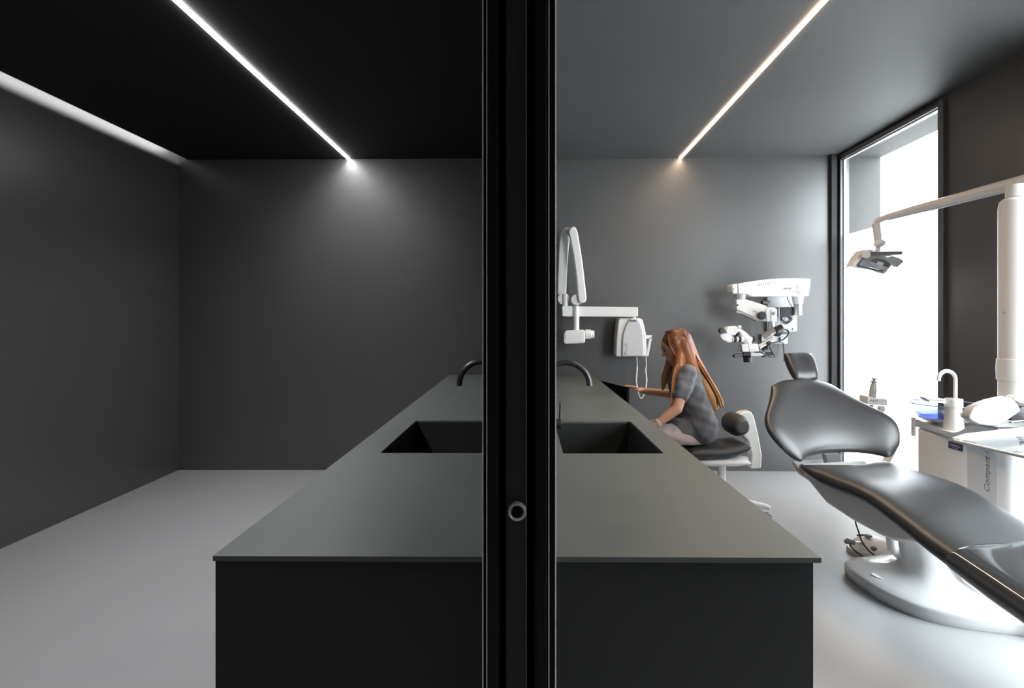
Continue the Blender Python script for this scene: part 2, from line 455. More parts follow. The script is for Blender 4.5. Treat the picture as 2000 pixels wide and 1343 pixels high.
# jamb posts, seen end on
def X(px, d): return (px-VX)/F*d
D0 = .93
bm = NB()
box(bm, X(943,D0), X(951,D0), D0+.004, YP, 0, 2.87); box(bm, X(951,D0), X(976,D0), D0, YP, 0, 2.87)
box(bm, X(954,D0), X(972,D0), D0-.004, D0, 0, 2.87)
finish(bm, .0015, 2)
structure('trim_3', bm, M_jamb, 'black aluminium jamb post on the dark room side')
bm = NB()
box(bm, X(1043,D0), X(1071,D0), D0, YP, 0, 2.89); box(bm, X(1071,D0), X(1085.5,D0), D0+.004, YP, 0, 2.89)
box(bm, X(1047,D0), X(1067,D0), D0-.004, D0, 0, 2.89)
finish(bm, .0015, 2)
structure('trim_4', bm, M_jamb, 'black aluminium jamb post on the surgery side')
bm = NB()
for px in (943.2, 951.0, 1071.8, 1084.8):
    box(bm, X(px-1.2,D0), X(px+1.2,D0), D0-.002, D0+.006, 0, 2.87)
finish(bm, .0006, 2)
structure('trim_5', bm, M_edge, 'thin bright aluminium lips along the jamb posts')
bm = NB(); box(bm, X(976,D0), X(1043,D0), 1.0, 1.02, 0, 2.87); finish(bm)
structure('trim_6', bm, M_slot, 'black back of the door pocket')
dl = structure('door_1', bx(X(988.5,D0), X(1027.5,D0), D0-.002, .995, .004, 2.86, .0015, 2), M_leaf, 'edge of the black sliding door drawn back into the wall')
c = P(1010, 997, D0-.002)
bm = NB(); lathe(bm, c, [(.0068,.004),(.0085,-.006),(.0105,-.0085),(.0130,-.0085),(.0142,-.006),(.0145,.0)], 40, (0,1,0)); finish(bm)
ring = obj('pull_ring', bm, M_chrome, dl); ring['label'] = 'polished round finger pull'
obj('pull_recess', mcyl(c+Vector((0,-.003,0)), c+Vector((0,-.0012,0)), .0088, n=32), M_slot, dl)
obj('edge_strip', bx(X(1026.8,D0), X(1028.6,D0), D0-.003, .99, .004, 2.86, .0004, 1), M_mgrey, dl)

# ------------------------------------------------------------------ lights of the place
def strip(name, a, b, zf, m, w, label, watts, col):
    """linear ceiling light following the ceiling plane from a to b (xy)"""
    bm = NB(); h = .009
    (x0,y0), (x1,y1) = a, b
    bot = [(x0-w/2,y0),(x0+w/2,y0),(x1+w/2,y1),(x1-w/2,y1)]
    hexa(bm, [(x,y,zf(x,y)-h) for x,y in bot], [(x,y,zf(x,y)-.0008) for x,y in bot]); finish(bm)
    r = thing(name, label, 'ceiling light', ((x0+x1)/2, (y0+y1)/2, zf((x0+x1)/2, (y0+y1)/2)))
    obj('diffuser', bm, m, r, smooth=False)
    for (x,y,s) in ((x0,y0,-1),(x1,y1,1)):
        bm = NB()
        prism(bm, [(x-w/2,y,zf(x,y)-h-.0005),(x+w/2,y,zf(x,y)-h-.0005),(x+w/2,y+s*.003,zf(x,y)-h-.0005),(x-w/2,y+s*.003,zf(x,y)-h-.0005)], (0,0,h-.0005))
        bmesh.ops.recalc_face_normals(bm, faces=bm.faces)
        obj('end_cap', bm, M_white2, r, smooth=False)
    la = bpy.data.lights.new('led_beam', 'AREA'); la.shape = 'RECTANGLE'; la.size = w*.9
    pa, pb = Vector((x0,y0,zf(x0,y0)-h-.002)), Vector((x1,y1,zf(x1,y1)-h-.002))
    la.size_y = (pb-pa).length; la.energy = watts; la.color = col; la.spread = math.radians(130)
    lo = bpy.data.objects.new('led_beam', la); COL.objects.link(lo); lo.location = (pa+pb)/2
    yv = (pb-pa).normalized(); zv = Vector((0,0,1)); xv = yv.cross(zv).normalized(); zv = xv.cross(yv)
    lo.rotation_euler = Matrix((xv,yv,zv)).transposed().to_euler()
    return r
a = rayplane(345, 0, zl); b = rayplane(680, 308.5, zl)
def ext(a, b, y): t = (y-b.y)/(a.y-b.y); return (b.x+(a.x-b.x)*t, y)
strip('linear_light', ext(a,b,.45), ext(a,b,YB-.006), zl, M_ledw, .024, 'neutral white light line in the black ceiling of the left room', 53, (1,1,1))
a2 = rayplane(1610, 0, zr); b2 = rayplane(1327, 310, zr)
strip('linear_light', ext(a2,b2,.45), ext(a2,b2,by(1.45)-.006), zr, M_ledp, .024, 'warm white light line in the ceiling above the treatment room', 26, (1,.74,.50))
# cove: LED strip lying above the lowered ceiling, throwing light on the top of the left wall
bm = NB()
q = [(ce(.5)+.07,.5),(ce(.5)+.085,.5),(ce(YB-.004)+.085,YB-.004),(ce(YB-.004)+.07,YB-.004)]
hexa(bm, [(x,y,zl(x,y)+.078) for x,y in q], [(x,y,zl(x,y)+.100) for x,y in q]); finish(bm)
o = obj('cove_light', bm, M_cove, smooth=False); rebase(o)
tag(o, 'white light strip hidden in the slot above the left wall', 'light')

# ------------------------------------------------------------------ counters
ZT = .90
def rrect(x0,x1,y0,y1,r,k=5):
    out = []
    for cx,cy,a0 in ((x1-r,y1-r,0),(x0+r,y1-r,90),(x0+r,y0+r,180),(x1-r,y0+r,270)):
        for i in range(k+1):
            a = math.radians(a0+90*i/k); out.append((cx+r*math.cos(a), cy+r*math.sin(a)))
    return out
def plate_hole(outer, inner, z0, z1, bev=.0015):
    """outer: 4 corners in the same order as rrect quadrants (++,-+,--,+-)"""
    bm = NB(); n = len(inner); k = n//4
    def layer(z): return [bm.verts.new((x,y,z)) for x,y in outer], [bm.verts.new((x,y,z)) for x,y in inner]
    oT, iT = layer(z1); oB, iB = layer(z0)
    for o, i, fl in ((oT,iT,False),(oB,iB,True)):
        for q in range(4):
            arc = i[q*k:(q+1)*k]
            for u in range(k-1):
                f = (o[q], arc[u], arc[u+1]); bm.faces.new(f)
            nx = i[((q+1)*k) % n]
            bm.faces.new((o[q], arc[-1], nx, o[(q+1)%4]))
    for q in range(4): bm.faces.new((oT[q], oT[(q+1)%4], oB[(q+1)%4], oB[q]))
    for q in range(n): bm.faces.new((iT[q], iT[(q+1)%n], iB[(q+1)%n], iB[q]))
    finish(bm, bev, 2, 50); return bm
def basin(x0,x1,y0,y1,z1,dep,r=.012):
    bm = NB(); t = .006
    rings = []
    for (e,z) in ((-.014,z1-.0005),(-.0005,z1-.0005),(-.0005,z1-.03),(.004,z1-dep+.02),(.016,z1-dep)):
        rings.append([(x,y,z) for x,y in rrect(x0+e,x1-e,y0+e,y1-e,r)])
    out = []
    for (e,z) in ((.008,z1-dep-t),(-.007,z1-dep+.01),(-.008,z1-.006),(-.014,z1-.006)):
        out.append([(x,y,z) for x,y in rrect(x0+e,x1-e,y0+e,y1-e,r)])
    R = [[bm.verts.new(p) for p in rg] for rg in rings+out]
    n = len(R[0])
    def q(a,b):
        for k in range(n): bm.faces.new((a[k],a[(k+1)%n],b[(k+1)%n],b[k]))
    for a,b in zip(R[:5],R[1:5]): q(a,b)
    bm.faces.new(R[4]); bm.faces.new(R[5][::-1])
    for a,b in zip(R[5:],R[6:]): q(a,b)
    q(R[8],R[0])
    bmesh.ops.recalc_face_normals(bm, faces=bm.faces)
    return bm
# left
SLx = (-.557,-.169,2.344,3.109); SRx = (.140,.522,2.335,3.09)
LF, LBk = (-.671,1.313), (-.724,5.80)
oL = [(-.0625,5.80), LBk, LF, (-.0625,1.308)]
o = single('worktop', plate_hole(oL, rrect(*SLx,.012), ZT-.012, ZT), M_top, 'dark grey worktop with sink on the dim left side of the partition', 'worktop')
oR = [(.624,5.66), (.0365,5.66), (.0365,1.308), (.626,1.302)]
o = single('worktop', plate_hole(oR, rrect(*SRx,.012), ZT-.012, ZT), M_top, 'grey green worktop with sink on the bright surgery side', 'worktop')
def sink(x, label):
    s = thing('sink', label, 'sink', ((x[0]+x[1])/2,(x[2]+x[3])/2,ZT-.23))
    obj('basin', basin(*x, ZT-.0125, .2), M_sink, s)
    bm = NB(); lathe(bm, ((x[0]+x[1])/2,(x[2]+x[3])/2,ZT-.2122), [(.001,.004),(.03,.004),(.045,.002),(.045,.0)], 32); finish(bm)
    obj('drain', bm, M_steel, s)
sink(SLx, 'black sink sunk into the worktop of the dark room')
sink(SRx, 'dark sink sunk into the worktop of the surgery')

def cabinet(label, x0, x1, xb, y0, y1, side):
    """x0..x1 panel range, side: the side that carries the doors (+1/-1)"""
    r = thing('base_cabinet', label, 'cabinet', ((x0+x1)/2,(y0+y1)/2,0))
    zt = ZT-.0135
    obj('front_panel', bx(x0,x1,y0,y0+.02,0,zt,.0012,2), M_base, r)
    obj('back_panel', bx(min(x0,xb),max(x1,xb),y1-.02,y1,0,zt), M_base, r)
    obj('bottom_panel', bx(x0+.022,x1-.022,y0+.022,y1-.022,.08,.10), M_bdoor, r)
    return r, zt
cl, zt = cabinet('graphite cabinet under the worktop of the dark left room', X(421,1.32)+.0005, -.0625, X(421,1.32), 1.318, 5.79, -1)
bm = NB()
ys = [1.342+i*(5.765-1.342)/6 for i in range(7)]
def lxw(y): return -.662 - .0118*(y-1.318)
for i in range(6):
    y0, y1 = ys[i]+.0015, ys[i+1]-.0015
    bm = NB(); prism(bm, [(lxw(y0),y0,.06),(lxw(y0)+.02,y0,.06),(lxw(y1)+.02,y1,.06),(lxw(y1),y1,.06)], (0,0,zt-.06)); finish(bm, .001, 1)
    obj('door', bm, M_base, cl)
obj('inner_panel', bx(-.085,-.066,1.342,5.765,0,zt), M_base, cl)
cr_, zt = cabinet('graphite cabinet with an open black door on the surgery side', .0365, .616, .0365, 1.318, 5.65, 1)
for y0, y1 in ((1.342,2.2),(2.203,3.06),(3.063,3.93),(3.933,4.80),(5.475,5.625)):
    obj('door', bx(.597,.616,y0,y1,.06,zt,.001,1), M_base, cr_)
obj('inner_panel', bx(.0385,.058,1.342,5.625,0,zt), M_base, cr_)
obj('divider', bx(.06,.592,4.79,4.808,.1,zt), M_base, cr_)
h0, h1 = Vector((.632,5.47,0)), Vector((.812,4.84,0)); dr = (h1-h0).normalized(); nn = Vector((-dr.y,dr.x,0))
bm = NB(); prism(bm, [h0+Vector((0,0,.06)), h1+Vector((0,0,.06)), h1-nn*.02+Vector((0,0,.06)), h0-nn*.02+Vector((0,0,.06))], (0,0,.823)); finish(bm, .001, 1)
od = obj('door', bm, M_bdoor, cr_); od['label'] = 'open black door'

def faucet(sx, x0, x1, dpt, ztop, zend, label, lever):
    r = thing('faucet', label, 'faucet', (x0, dpt, ZT))
    R = abs(x1-x0)/2; cx = (x0+x1)/2; zc = ztop-.014-R
    pts = [(x0,dpt,ZT+.001),(x0,dpt,ZT+.08)] + [(cx-sx*R*math.cos(PI*i/20), dpt, zc+R*math.sin(PI*i/20)) for i in range(21)]
    if zend < zc: pts.append((x1,dpt,zend))
    obj('spout', mtube(pts, .0135, 20), M_tap, r)
    obj('base_ring', mlathe((x0,dpt,ZT+.0003), [(.001,0),(.026,0),(.026,.006),(.02,.009),(.001,.009)], 32), M_tap, r)
    z = 1.4-199/F*dpt
    obj('valve_body', mcyl((x0,dpt,z),(x0+sx*.083,dpt,z),.0225,n=28,bev=.002), M_tap, r)
    obj('lever', mtube([(x0+sx*.078,dpt,z+.01),(x0+sx*.0785,dpt,z+.05),(x0+sx*.081,dpt,z+.098)], .0055, 12), M_tap, r)
faucet(1, .078, .2925, 2.85, 1.4-74/F*2.85, 1.4-124/F*2.85, 'black curved faucet over the surgery sink', True)
faucet(-1, -.099, -.311, 2.85, 1.4-72/F*2.85, 1.4-125/F*2.85, 'black curved faucet over the sink of the dark room', True)

# ------------------------------------------------------------------ X-ray arm on the back wall
def xq(cx, cy): return (1080+cx/3.535, 420+cy/3.535)
def XQ(pts): return [xq(*p) for p in pts]
dx = 5.60
xr = thing('xray_unit', 'white folding X-ray arm with wall box beside the partition', 'x-ray unit', P(1232, 697, 5.7))
obj('wall_box', slabpx(XQ([(435,968),(440,850),(452,725),(462,711),(605,711),(620,724),(634,775),(645,830),(648,974),(440,976)]), dx, by(1.1)-dx-.002, .012, 3), M_white2, xr)
cov = obj('front_cover', slabpx(XQ([(478,973),(480,850),(492,795),(512,745),(535,714),(585,714),(605,745),(620,800),(626,860),(627,975)]), dx-.022, .03, .010, 3), M_offw, xr)
a, b, c = P(*xq(530,736), dx-.0225), P(*xq(575,736), dx-.0225), P(*xq(530,724), dx-.0225)
obj('name_plate', slabpx(XQ([(530,736),(575,736),(575,724),(530,724)]), dx-.0235, .004, .0008, 1), M_navy, xr)
a, b, c = P(*xq(535,733), dx-.0237), P(*xq(570,733), dx-.0237), P(*xq(535,727), dx-.0237)
text('PLANMECA', a, b-a, c-a, M_offw, cov)
a = P(*xq(514,962), dx-.0222); b = P(*xq(514,882), dx-.0222); c = P(*xq(492,962), dx-.0222)
text('ProX', a, b-a, c-a, M_mgrey, cov)
bm = NB()
for pts in ([(645,829),(685,829),(683,853),(645,853)], [(668,853),(683,853),(660,974),(646,974)]):
    prism(bm, [P(*xq(*p), dx+.03) for p in pts], (0,.05,0))
finish(bm, .003, 2); obj('handset_bracket', bm, M_white2, xr)
dc = dx+.02
def coil(pts, name):
    pts = spline(pts, 10); L = len(pts)
    obj(name, mtube(pts, .0045, 8), M_white2, xr)
coil([P(*xq(578,976),dc), P(*xq(580,1010),dc), P(*xq(581,1045),dc), P(*xq(577,1100),dc), P(*xq(575,1150),dc), P(*xq(585,1205),dc), P(*xq(596,1245),dc-.02),
      P(*xq(612,1264),dc-.03), P(*xq(630,1235),dc-.02), P(*xq(640,1200),dc), P(*xq(646,1140),dc), P(*xq(640,1080),dc), P(*xq(644,1040),dc), P(*xq(642,976),dc)], 'handset_cord')
bm = NB()
for seq in ([(581,1045),(577,1100),(575,1150),(585,1205)], [(640,1200),(646,1140),(640,1080),(641,1052)]):
    pts = spline([P(*xq(*p), dc) for p in seq], 14)
    tube(bm, pts, [.0075+.0018*math.sin(i*2.1) for i in range(len(pts))], 10)
finish(bm); obj('coiled_sleeve', bm, M_white2, xr)
obj('horizontal_arm', slabpx(XQ([(134,629),(585,635),(588,640),(588,697),(582,702),(134,699)]), 5.58, .075, .012, 3), M_white, xr)
obj('elbow_block', slabpx(XQ([(62,632),(68,626),(133,626),(133,701),(66,699)]), 5.565, .09, .014, 3), M_white2, xr)
obj('pivot', mcyl(P(*xq(557,712),5.66), P(*xq(557,698),5.66), .022), M_white2, xr)
def pc(f, a, b, r, d, d2=None, r2=None, n=24, bev=.0):
    """cylinder between two photo points at distance d (radius given in crop pixels)"""
    return f(a, b, r, d, d2, r2, n, bev)
def xcyl(a, b, r, d, bev=.003):
    return mcyl(P(*xq(*a),d), P(*xq(*b),d), r/3.535*d/F, n=28, bev=bev)
obj('upright', xcyl((85,627),(85,545),20,5.60), M_white, xr)
def disc(q, sc, c, r, d0, d1, bev=.006):
    p = P(*q(*c), d0); rr = r/sc*d0/F
    return mcyl(p, Vector((p.x, d1, p.z)), rr, n=36, bev=bev)
obj('knuckle', disc(xq, 3.535, (74,577), 41, 5.595, 5.70), M_white, xr)
obj('rear_arm', slabpx(XQ([(30,548),(33,440),(40,260),(46,180),(56,120),(70,95),(92,80),(112,95),(116,160),(108,250),(98,400),(93,548),(80,562),(45,562)]), 5.62, .075, .018, 3), M_white, xr)
obj('front_arm', slabpx(XQ([(108,115),(116,90),(138,74),(160,86),(172,120),(188,215),(207,340),(233,565),(230,592),(215,606),(190,608),(178,595),(172,560),(160,420),(140,270),(118,160)]), 5.51, .085, .018, 3), M_white, xr)
obj('arm_hinge', disc(xq, 3.535, (112,112), 26, 5.58, 5.66), M_white2, xr)
obj('knuckle', disc(xq, 3.535, (165,583), 39, 5.535, 5.63), M_white, xr)
obj('drop_rod', xcyl((161,625),(161,795),20,5.58,.002), M_white, xr)
hd = obj('tube_head', slabpx(XQ([(72,882),(75,818),(84,800),(98,795),(210,790),(222,800),(223,876),(212,884),(90,890)]), 5.53, .11, .016, 3), M_white, xr)
obj('side_cover', slabpx(XQ([(82,878),(86,812),(205,808),(208,874)]), 5.526, .01, .006, 2), M_white2, hd)
bm = NB(); p = P(*xq(222,822), 5.585)
k = 5.585/F/3.535
lathe(bm, p, [(0,0),(33*k,0),(33*k,38*k),(27*k,41*k),(27*k,60*k),(24*k,62*k),(0,62*k)], 32, (1,0,0)); finish(bm, .001, 1)
obj('aiming_cone', bm, M_white2, xr)

# ------------------------------------------------------------------ microscope on the back wall
def mq(cx, cy): return (1390+cx/7.068, 530+cy/7.068)
def MQ(pts): return [mq(*p) for p in pts]
def mcy(a, b, r, d, d2=None, r2=None, bev=.002, n=24):
    d2 = d if d2 is None else d2
    return mcyl(P(*mq(*a),d), P(*mq(*b),d2), r/7.068*d/F, (r2 or r)/7.068*d2/F, n=n, bev=bev)
ms = thing('microscope', 'white wall-mounted surgical microscope on a folding arm', 'microscope', P(*mq(970,830), 5.74))
wl = by(2.3)-.003
obj('wall_plate', slabpx(MQ([(768,345),(1168,345),(1180,357),(1180,818),(1168,830),(768,830)]), 5.715, wl-5.715, .005, 2), M_plate, ms)
obj('wall_plate', slabpx(MQ([(690,866),(1052,866),(1052,1000),(690,1000)]), 5.72, wl-5.72, .004, 2), M_plate, ms)
obj('cable_duct', slabpx(MQ([(955,905),(1035,905),(1035,978),(955,978)]), 5.69, .035, .004, 2), M_grey, ms)
obj('bolt', mcy((1138,792),(1138,791),0.1,5.7) if False else disc(mq, 7.068, (1138,792), 18, 5.703, 5.72, .002), M_white, ms)
ar = obj('suspension_arm', slabpx(MQ([(360,166),(520,139),(700,113),(850,100),(1000,93),(1180,93),(1355,99),(1366,112),(1364,170),(1356,235),(1340,340),(560,343),(480,308),(372,306)]), 5.36, .14, .016, 4), M_white, ms)
obj('arm_end', slabpx(MQ([(275,185),(290,176),(359,166),(371,306),(300,306),(283,295)]), 5.365, .13, .014, 3), M_white2, ms)
obj('bolt', disc(mq, 7.068, (307,240), 7, 5.361, 5.37, .0005), M_black, ms)
bm = NB()
for i in range(8):
    x = 648+i*32; y = 178-i*2.6
    prism(bm, [P(*mq(*p), 5.3585) for p in ((x,y-17),(x+8,y-18),(x+8,y+15),(x,y+16))], (0,.004,0))
finish(bm); obj('vent_slots', bm, M_grey, ar)
a = P(*mq(990,250), 5.3592); b = P(*mq(1104,250), 5.3592); c = P(*mq(990,222), 5.3592)
text('PRIMA', a, b-a, c-a, M_mgrey, ar)
bm = NB()
for (x0,y0),(x1,y1),w in (((1168,246),(1194,170),17),((1160,262),(1240,324),17),((1150,250),(1112,280),11)):
    A, Bv = Vector((x0,y0)), Vector((x1,y1)); t = Bv-A; nv = Vector((-t.y,t.x)).normalized()
    ring = []
    for i in range(9): s = i/8; ring.append(A+t*s+nv*w*math.sin(PI*s)**.8)
    for i in range(7,0,-1): s = i/8; ring.append(A+t*s-nv*w*math.sin(PI*s)**.8)
    prism(bm, [P(*mq(p.x,p.y), 5.3590) for p in ring], (0,.003,0))
finish(bm); obj('petal_emblem', bm, M_plate, ar)
pz = 5.455
bm = NB(); cyl(bm, P(*mq(1190,343),pz), P(*mq(1190,448),pz), 80/7.068*pz/F, 63/7.068*pz/F, 32); finish(bm,.003,2,50)
obj('post_collar', bm, M_white2, ms)
obj('post', mcy((1190,448),(1190,604),54,pz), M_silver, ms)
obj('wall_bracket', slabpx(MQ([(942,492),(1146,488),(1146,606),(942,632)]), 5.47, .25, .004, 2), M_black, ms)
obj('bracket_edge', slabpx(MQ([(925,500),(943,490),(943,634),(925,628)]), 5.475, .24, .003, 1), M_silver, ms)
bm = NB(); cyl(bm, P(*mq(400,304),5.43), P(*mq(402,384),5.43), 73/7.068*5.43/F, 60/7.068*5.43/F, 32); finish(bm,.004,2,50)
obj('arm_collar', bm, M_white2, ms)
ba = obj('balance_arm', slabpx(MQ([(340,395),(350,386),(475,384),(560,410),(745,470),(785,500),(770,690),(650,665),(560,618),(410,548),(345,520)]), 5.37, .11, .012, 3), M_white2, ms)
obj('arm_underside', slabpx(MQ([(345,520),(410,550),(560,618),(650,665),(645,690),(415,580),(342,570)]), 5.38, .09, .004, 2), M_grey, ms)
a = P(*mq(566,545), 5.3692); b = P(*mq(622,566), 5.3692); c = P(*mq(568,532), 5.3692)
text('labomed', a, b-a, c-a, M_red, ba)
obj('bolt', disc(mq, 7.068, (358,463), 12, 5.366, 5.375, .0005), M_black, ms)
obj('lock_knob', disc(mq, 7.068, (705,608), 58, 5.325, 5.37, .008), M_black, ms)
obj('end_block', slabpx(MQ([(745,525),(782,494),(868,494),(905,526),(900,694),(760,692)]), 5.362, .12, .006, 2), M_white, ms)
obj('side_plate', slabpx(MQ([(822,528),(904,526),(899,692),(818,692)]), 5.357, .01, .002, 1), M_silver, ms)
obj('screw_knob', disc(mq, 7.068, (880,577), 20, 5.33, 5.358, .002), M_grey, ms)
bm = NB(); tube(bm, [P(*mq(690,425),5.40), P(*mq(740,432),5.41), P(*mq(795,428),5.42)], [25/7.068*5.4/F]*3, 14); finish(bm,.003,2,50)
tk = obj('tension_handle', bm, M_black, ms)
obj('stem', mcy((738,440),(740,485),14,5.41), M_black, tk)
obj('drop_tube', mcy((826,690),(822,830),46,5.42), M_silver, ms)
obj('swing_tube', mcy((715,905),(925,775),45,5.40,5.33), M_silver, ms)
obj('swing_tube', mcy((650,1045),(850,925),36,5.33,5.33), M_silver, ms)
obj('end_cap', mcy((880,815),(975,772),52,5.32,5.32,bev=.006), M_black, ms)
obj('end_cap', disc(mq, 7.068, (925,850), 48, 5.345, 5.41, .008), M_black, ms)
obj('clamp', slabpx(MQ([(762,975),(812,960),(830,1005),(785,1028)]), 5.29, .05, .004, 2), M_black, ms)
obj('pivot_cap', mcy((700,1065),(770,1045),34,5.33,5.33,bev=.004), M_black, ms)
op = 5.26
obj('optic_box', slabpx(MQ([(505,1003),(640,995),(655,1100),(525,1118)]), op, .08, .004, 2), M_white, ms)
obj('optic_box', slabpx(MQ([(410,1003),(503,1000),(520,1108),(440,1112),(422,1095)]), op-.004, .085, .006, 2), M_white2, ms)
obj('zoom_knob', mcy((400,1072),(372,1068),26,op+.03,bev=.003), M_grey, ms)
bm = NB()
tube(bm, spline([P(*mq(300,790),op+.03), P(*mq(380,840),op+.03), P(*mq(440,885),op+.03), P(*mq(480,935),op+.03), P(*mq(490,1000),op+.03)], 8),
     [r/7.068*op/F for r in [48+(i/32)*14 for i in range(33)]], 20); finish(bm,.003,2,50)
obj('optic_body', bm, M_white2, ms)
obj('body_ring', mcy((345,850),(362,868),62,op+.03,bev=.002), M_black, ms)
bh = obj('binocular_head', slabpx(MQ([(190,790),(240,757),(330,752),(380,800),(330,885),(270,888),(190,840)]), op-.01, .08, .012, 3), M_white2, ms)
obj('binocular_head', slabpx(MQ([(112,858),(230,850),(300,905),(295,975),(235,985),(150,945),(115,900)]), op-.03, .06, .010, 3), M_white, ms)
obj('adjuster', disc(mq, 7.068, (195,785), 25, op-.04, op+.01, .004), M_grey, ms)
obj('eyepiece', disc(mq, 7.068, (147,818), 38, op-.055, op-.01, .006), M_black, ms)
obj('tilt_knob', mcy((360,770),(405,768),24,op+.0,bev=.004), M_white, ms)
bm = NB(); 
obj('camera_tube', mcy((285,935),(440,935),36,op-.02,bev=.002), M_white, ms)
obj('focus_ring', mcy((298,935),(338,935),40,op-.02,bev=.003), M_black, ms)
obj('focus_ring', mcy((366,935),(402,935),41,op-.02,bev=.003), M_black, ms)
obj('side_knob', mcy((520,930),(560,928),30,op+.03,bev=.003), M_white, ms)
obj('side_knob', mcy((560,928),(602,928),38,op+.03,bev=.005), M_rubber, ms)
obj('handlebar', mcy((520,1145),(725,1140),26,op+.02,bev=.003), M_white, ms)
obj('hand_grip', mcy((300,1168),(430,1145),24,op-.02,op+.01,bev=.006), M_rubber, ms)
obj('grip_clamp', mcy((425,1145),(535,1145),38,op+.01,bev=.006), M_black, ms)
obj('hand_grip', mcy((690,1150),(745,1140),38,op+.03,bev=.006), M_rubber, ms)
obj('hand_grip', mcy((745,1138),(835,1135),24,op+.04,bev=.006), M_rubber, ms)
bm = NB(); cyl(bm, P(*mq(497,1180),op+.02), P(*mq(500,1250),op+.02), 62/7.068*op/F, 58/7.068*op/F, 32); finish(bm,.003,2,50)
obj('objective_lens', bm, M_black, ms)
def mcable(pts, r=.005, name='cable'):
    obj(name, mtube(spline([P(*mq(x,y),d) for x,y,d in pts], 8), r, 8), M_rubber, ms)
mcable([(980,795,5.33),(1050,815,5.33),(1060,860,5.33),(1000,930,5.33),(900,975,5.31),(815,985,5.30)], .0068)
mcable([(600,1113,5.25),(680,1115,5.25),(750,1150,5.25),(830,1185,5.26),(872,1180,5.28),(830,1100,5.29),(790,1020,5.29)], .0055)
mcable([(980,975,5.70),(995,1060,5.70),(1000,1150,5.68),(1000,1240,5.66)], .005)
mcable([(1045,345,5.46),(1050,390,5.46),(1080,440,5.47),(1110,490,5.48)], .0035)
mcable([(650,1000,5.33),(640,970,5.36),(720,965,5.40),(850,985,5.42),(860,1020,5.36),(800,1070,5.33),(720,1080,5.32)], .0025)
bm = NB()
for i in range(9):
    pts = []
    cx, cy = 1035+random.uniform(-25,30), 660+random.uniform(-12,18)
    rx_, ry_ = random.uniform(40,75), random.uniform(35,75); th = random.uniform(-.8,.8)
    for k in range(20):
        a_ = 2*PI*k/19
        ex, ey = rx_*math.cos(a_), ry_*math.sin(a_)
        pts.append(P(*mq(cx+ex*math.cos(th)-ey*math.sin(th), cy+ex*math.sin(th)+ey*math.cos(th)), 5.62+.03*math.sin(a_*2+i)))
    tube(bm, pts, .0022, 6)
finish(bm); obj('cable_coil', bm, M_rubber, ms)
obj('cable_plug', slabpx(MQ([(1115,615),(1172,625),(1165,672),(1108,668)]), 5.66, .04, .004, 2), M_white2, ms)
obj('tag', slabpx(MQ([(1158,608),(1174,610),(1172,640),(1158,636)]), 5.655, .004, .0005, 1), M_yellow, ms)

# ------------------------------------------------------------------ dental chair
yaw = math.radians(11); cy_, sy_ = math.cos(yaw), math.sin(yaw)
CC = Vector((1.6808, 3.30, 0)); FU = Vector((cy_, sy_, 0)); FF = Vector((sy_, -cy_, 0)); ZU = Vector((0,0,1))
def L(a, t, z): return CC + FU*a + FF*t + ZU*z
ch = thing('dental_chair', 'reclined black dental chair with white base in front of the window', 'dental chair', (1.98, 3.15, 0))
ZTOP = [(-.05,.640),(0,.672),(.1,.672),(.3,.664),(.45,.664),(.55,.652),(.7,.612),(.85,.567),(1.0,.535),(1.2,.492),(1.45,.44),(1.7,.39)]
ZTHK = [(-.05,.04),(0,.05),(.08,.075),(.2,.10),(.5,.092),(.9,.105),(1.1,.12),(1.7,.12)]
TE = 1.50
def seat_pos(t0, t1, grow=0.):
    def f(x, e):
        t = t0+(t1-t0)*(e+1)/2
        tt = t + (.085*(1-x*x) if t < .3 else 0)*max(0, 1-t/.3)
        w = .272+grow
        if t < .12: w -= .03*(1-t/.12)**2
        zc = smooth_tab(ZTOP, t, .05) - smooth_tab(ZTHK, t, .03)/2
        sad = .012*(x*x) if t < .6 else .012*x*x
        return L(w*x, tt, zc + sad*.0)
    return f
def seat_n(x, e): return Vector((0,0,1))
T0, T1 = 0.0, .965
def seat_T(t0, t1, g=0.):
    return lambda x, e: smooth_tab(ZTHK, t0+(t1-t0)*(e+1)/2, .03)*1.0+g
def seat_T2(t0, t1, g=0.):
    # near-constant pad thickness so that the ends where two pads meet stay full
    return seat_T(t0, t1, g)
seat = obj('seat_cushion', pillow(seat_pos(T0, TE), seat_n, seat_T(T0, TE), 44, 76, 5.0, 2.0, pe=9), M_leather, ch, ang=None)
obj('foot_cover', pillow(seat_pos(.93, TE+.012, .004), seat_n, lambda x, e: seat_T(.93, TE+.01, .008)(x, e), 44, 48, 5.2, 2.0, pe=60), M_gloss, ch, ang=None)
# backrest
BE = math.radians(46); BV = -FF*math.cos(BE)+ZU*math.sin(BE); BN = FF*math.sin(BE)+ZU*math.cos(BE)
O0 = CC + ZU*.66 + FU*.006
WID = [(-.04,.295),(0,.315),(.05,.345),(.10,.374),(.15,.388),(.2,.382),(.25,.352),(.30,.312),(.35,.272),(.40,.236),(.45,.205),(.50,.180),(.545,.155)]
def back_pos(x, e):
    s = (e+1)/2
    r0 = -.062 + .108*(1-min(1,abs(x)**2.2)) + .10*max(0,(abs(x)-.78)/.22)**2
    r1 = .545 - .055*abs(x)**3.0
    r = r0+(r1-r0)*s
    w = smooth_tab(WID, r, .05)+.014
    a = w*x
    return O0 + FU*a + BV*r + BN*(.50*a*a - .10*math.exp(-((r-.05)/.12)**2)*0)
def back_n(x, e):
    return (BN - FU*(.8*x*smooth_tab(WID,.2,.05))).normalized()
obj('backrest', pillow(back_pos, back_n, .092, 52, 52, 4.5, 2.0), M_leather, ch, ang=None)
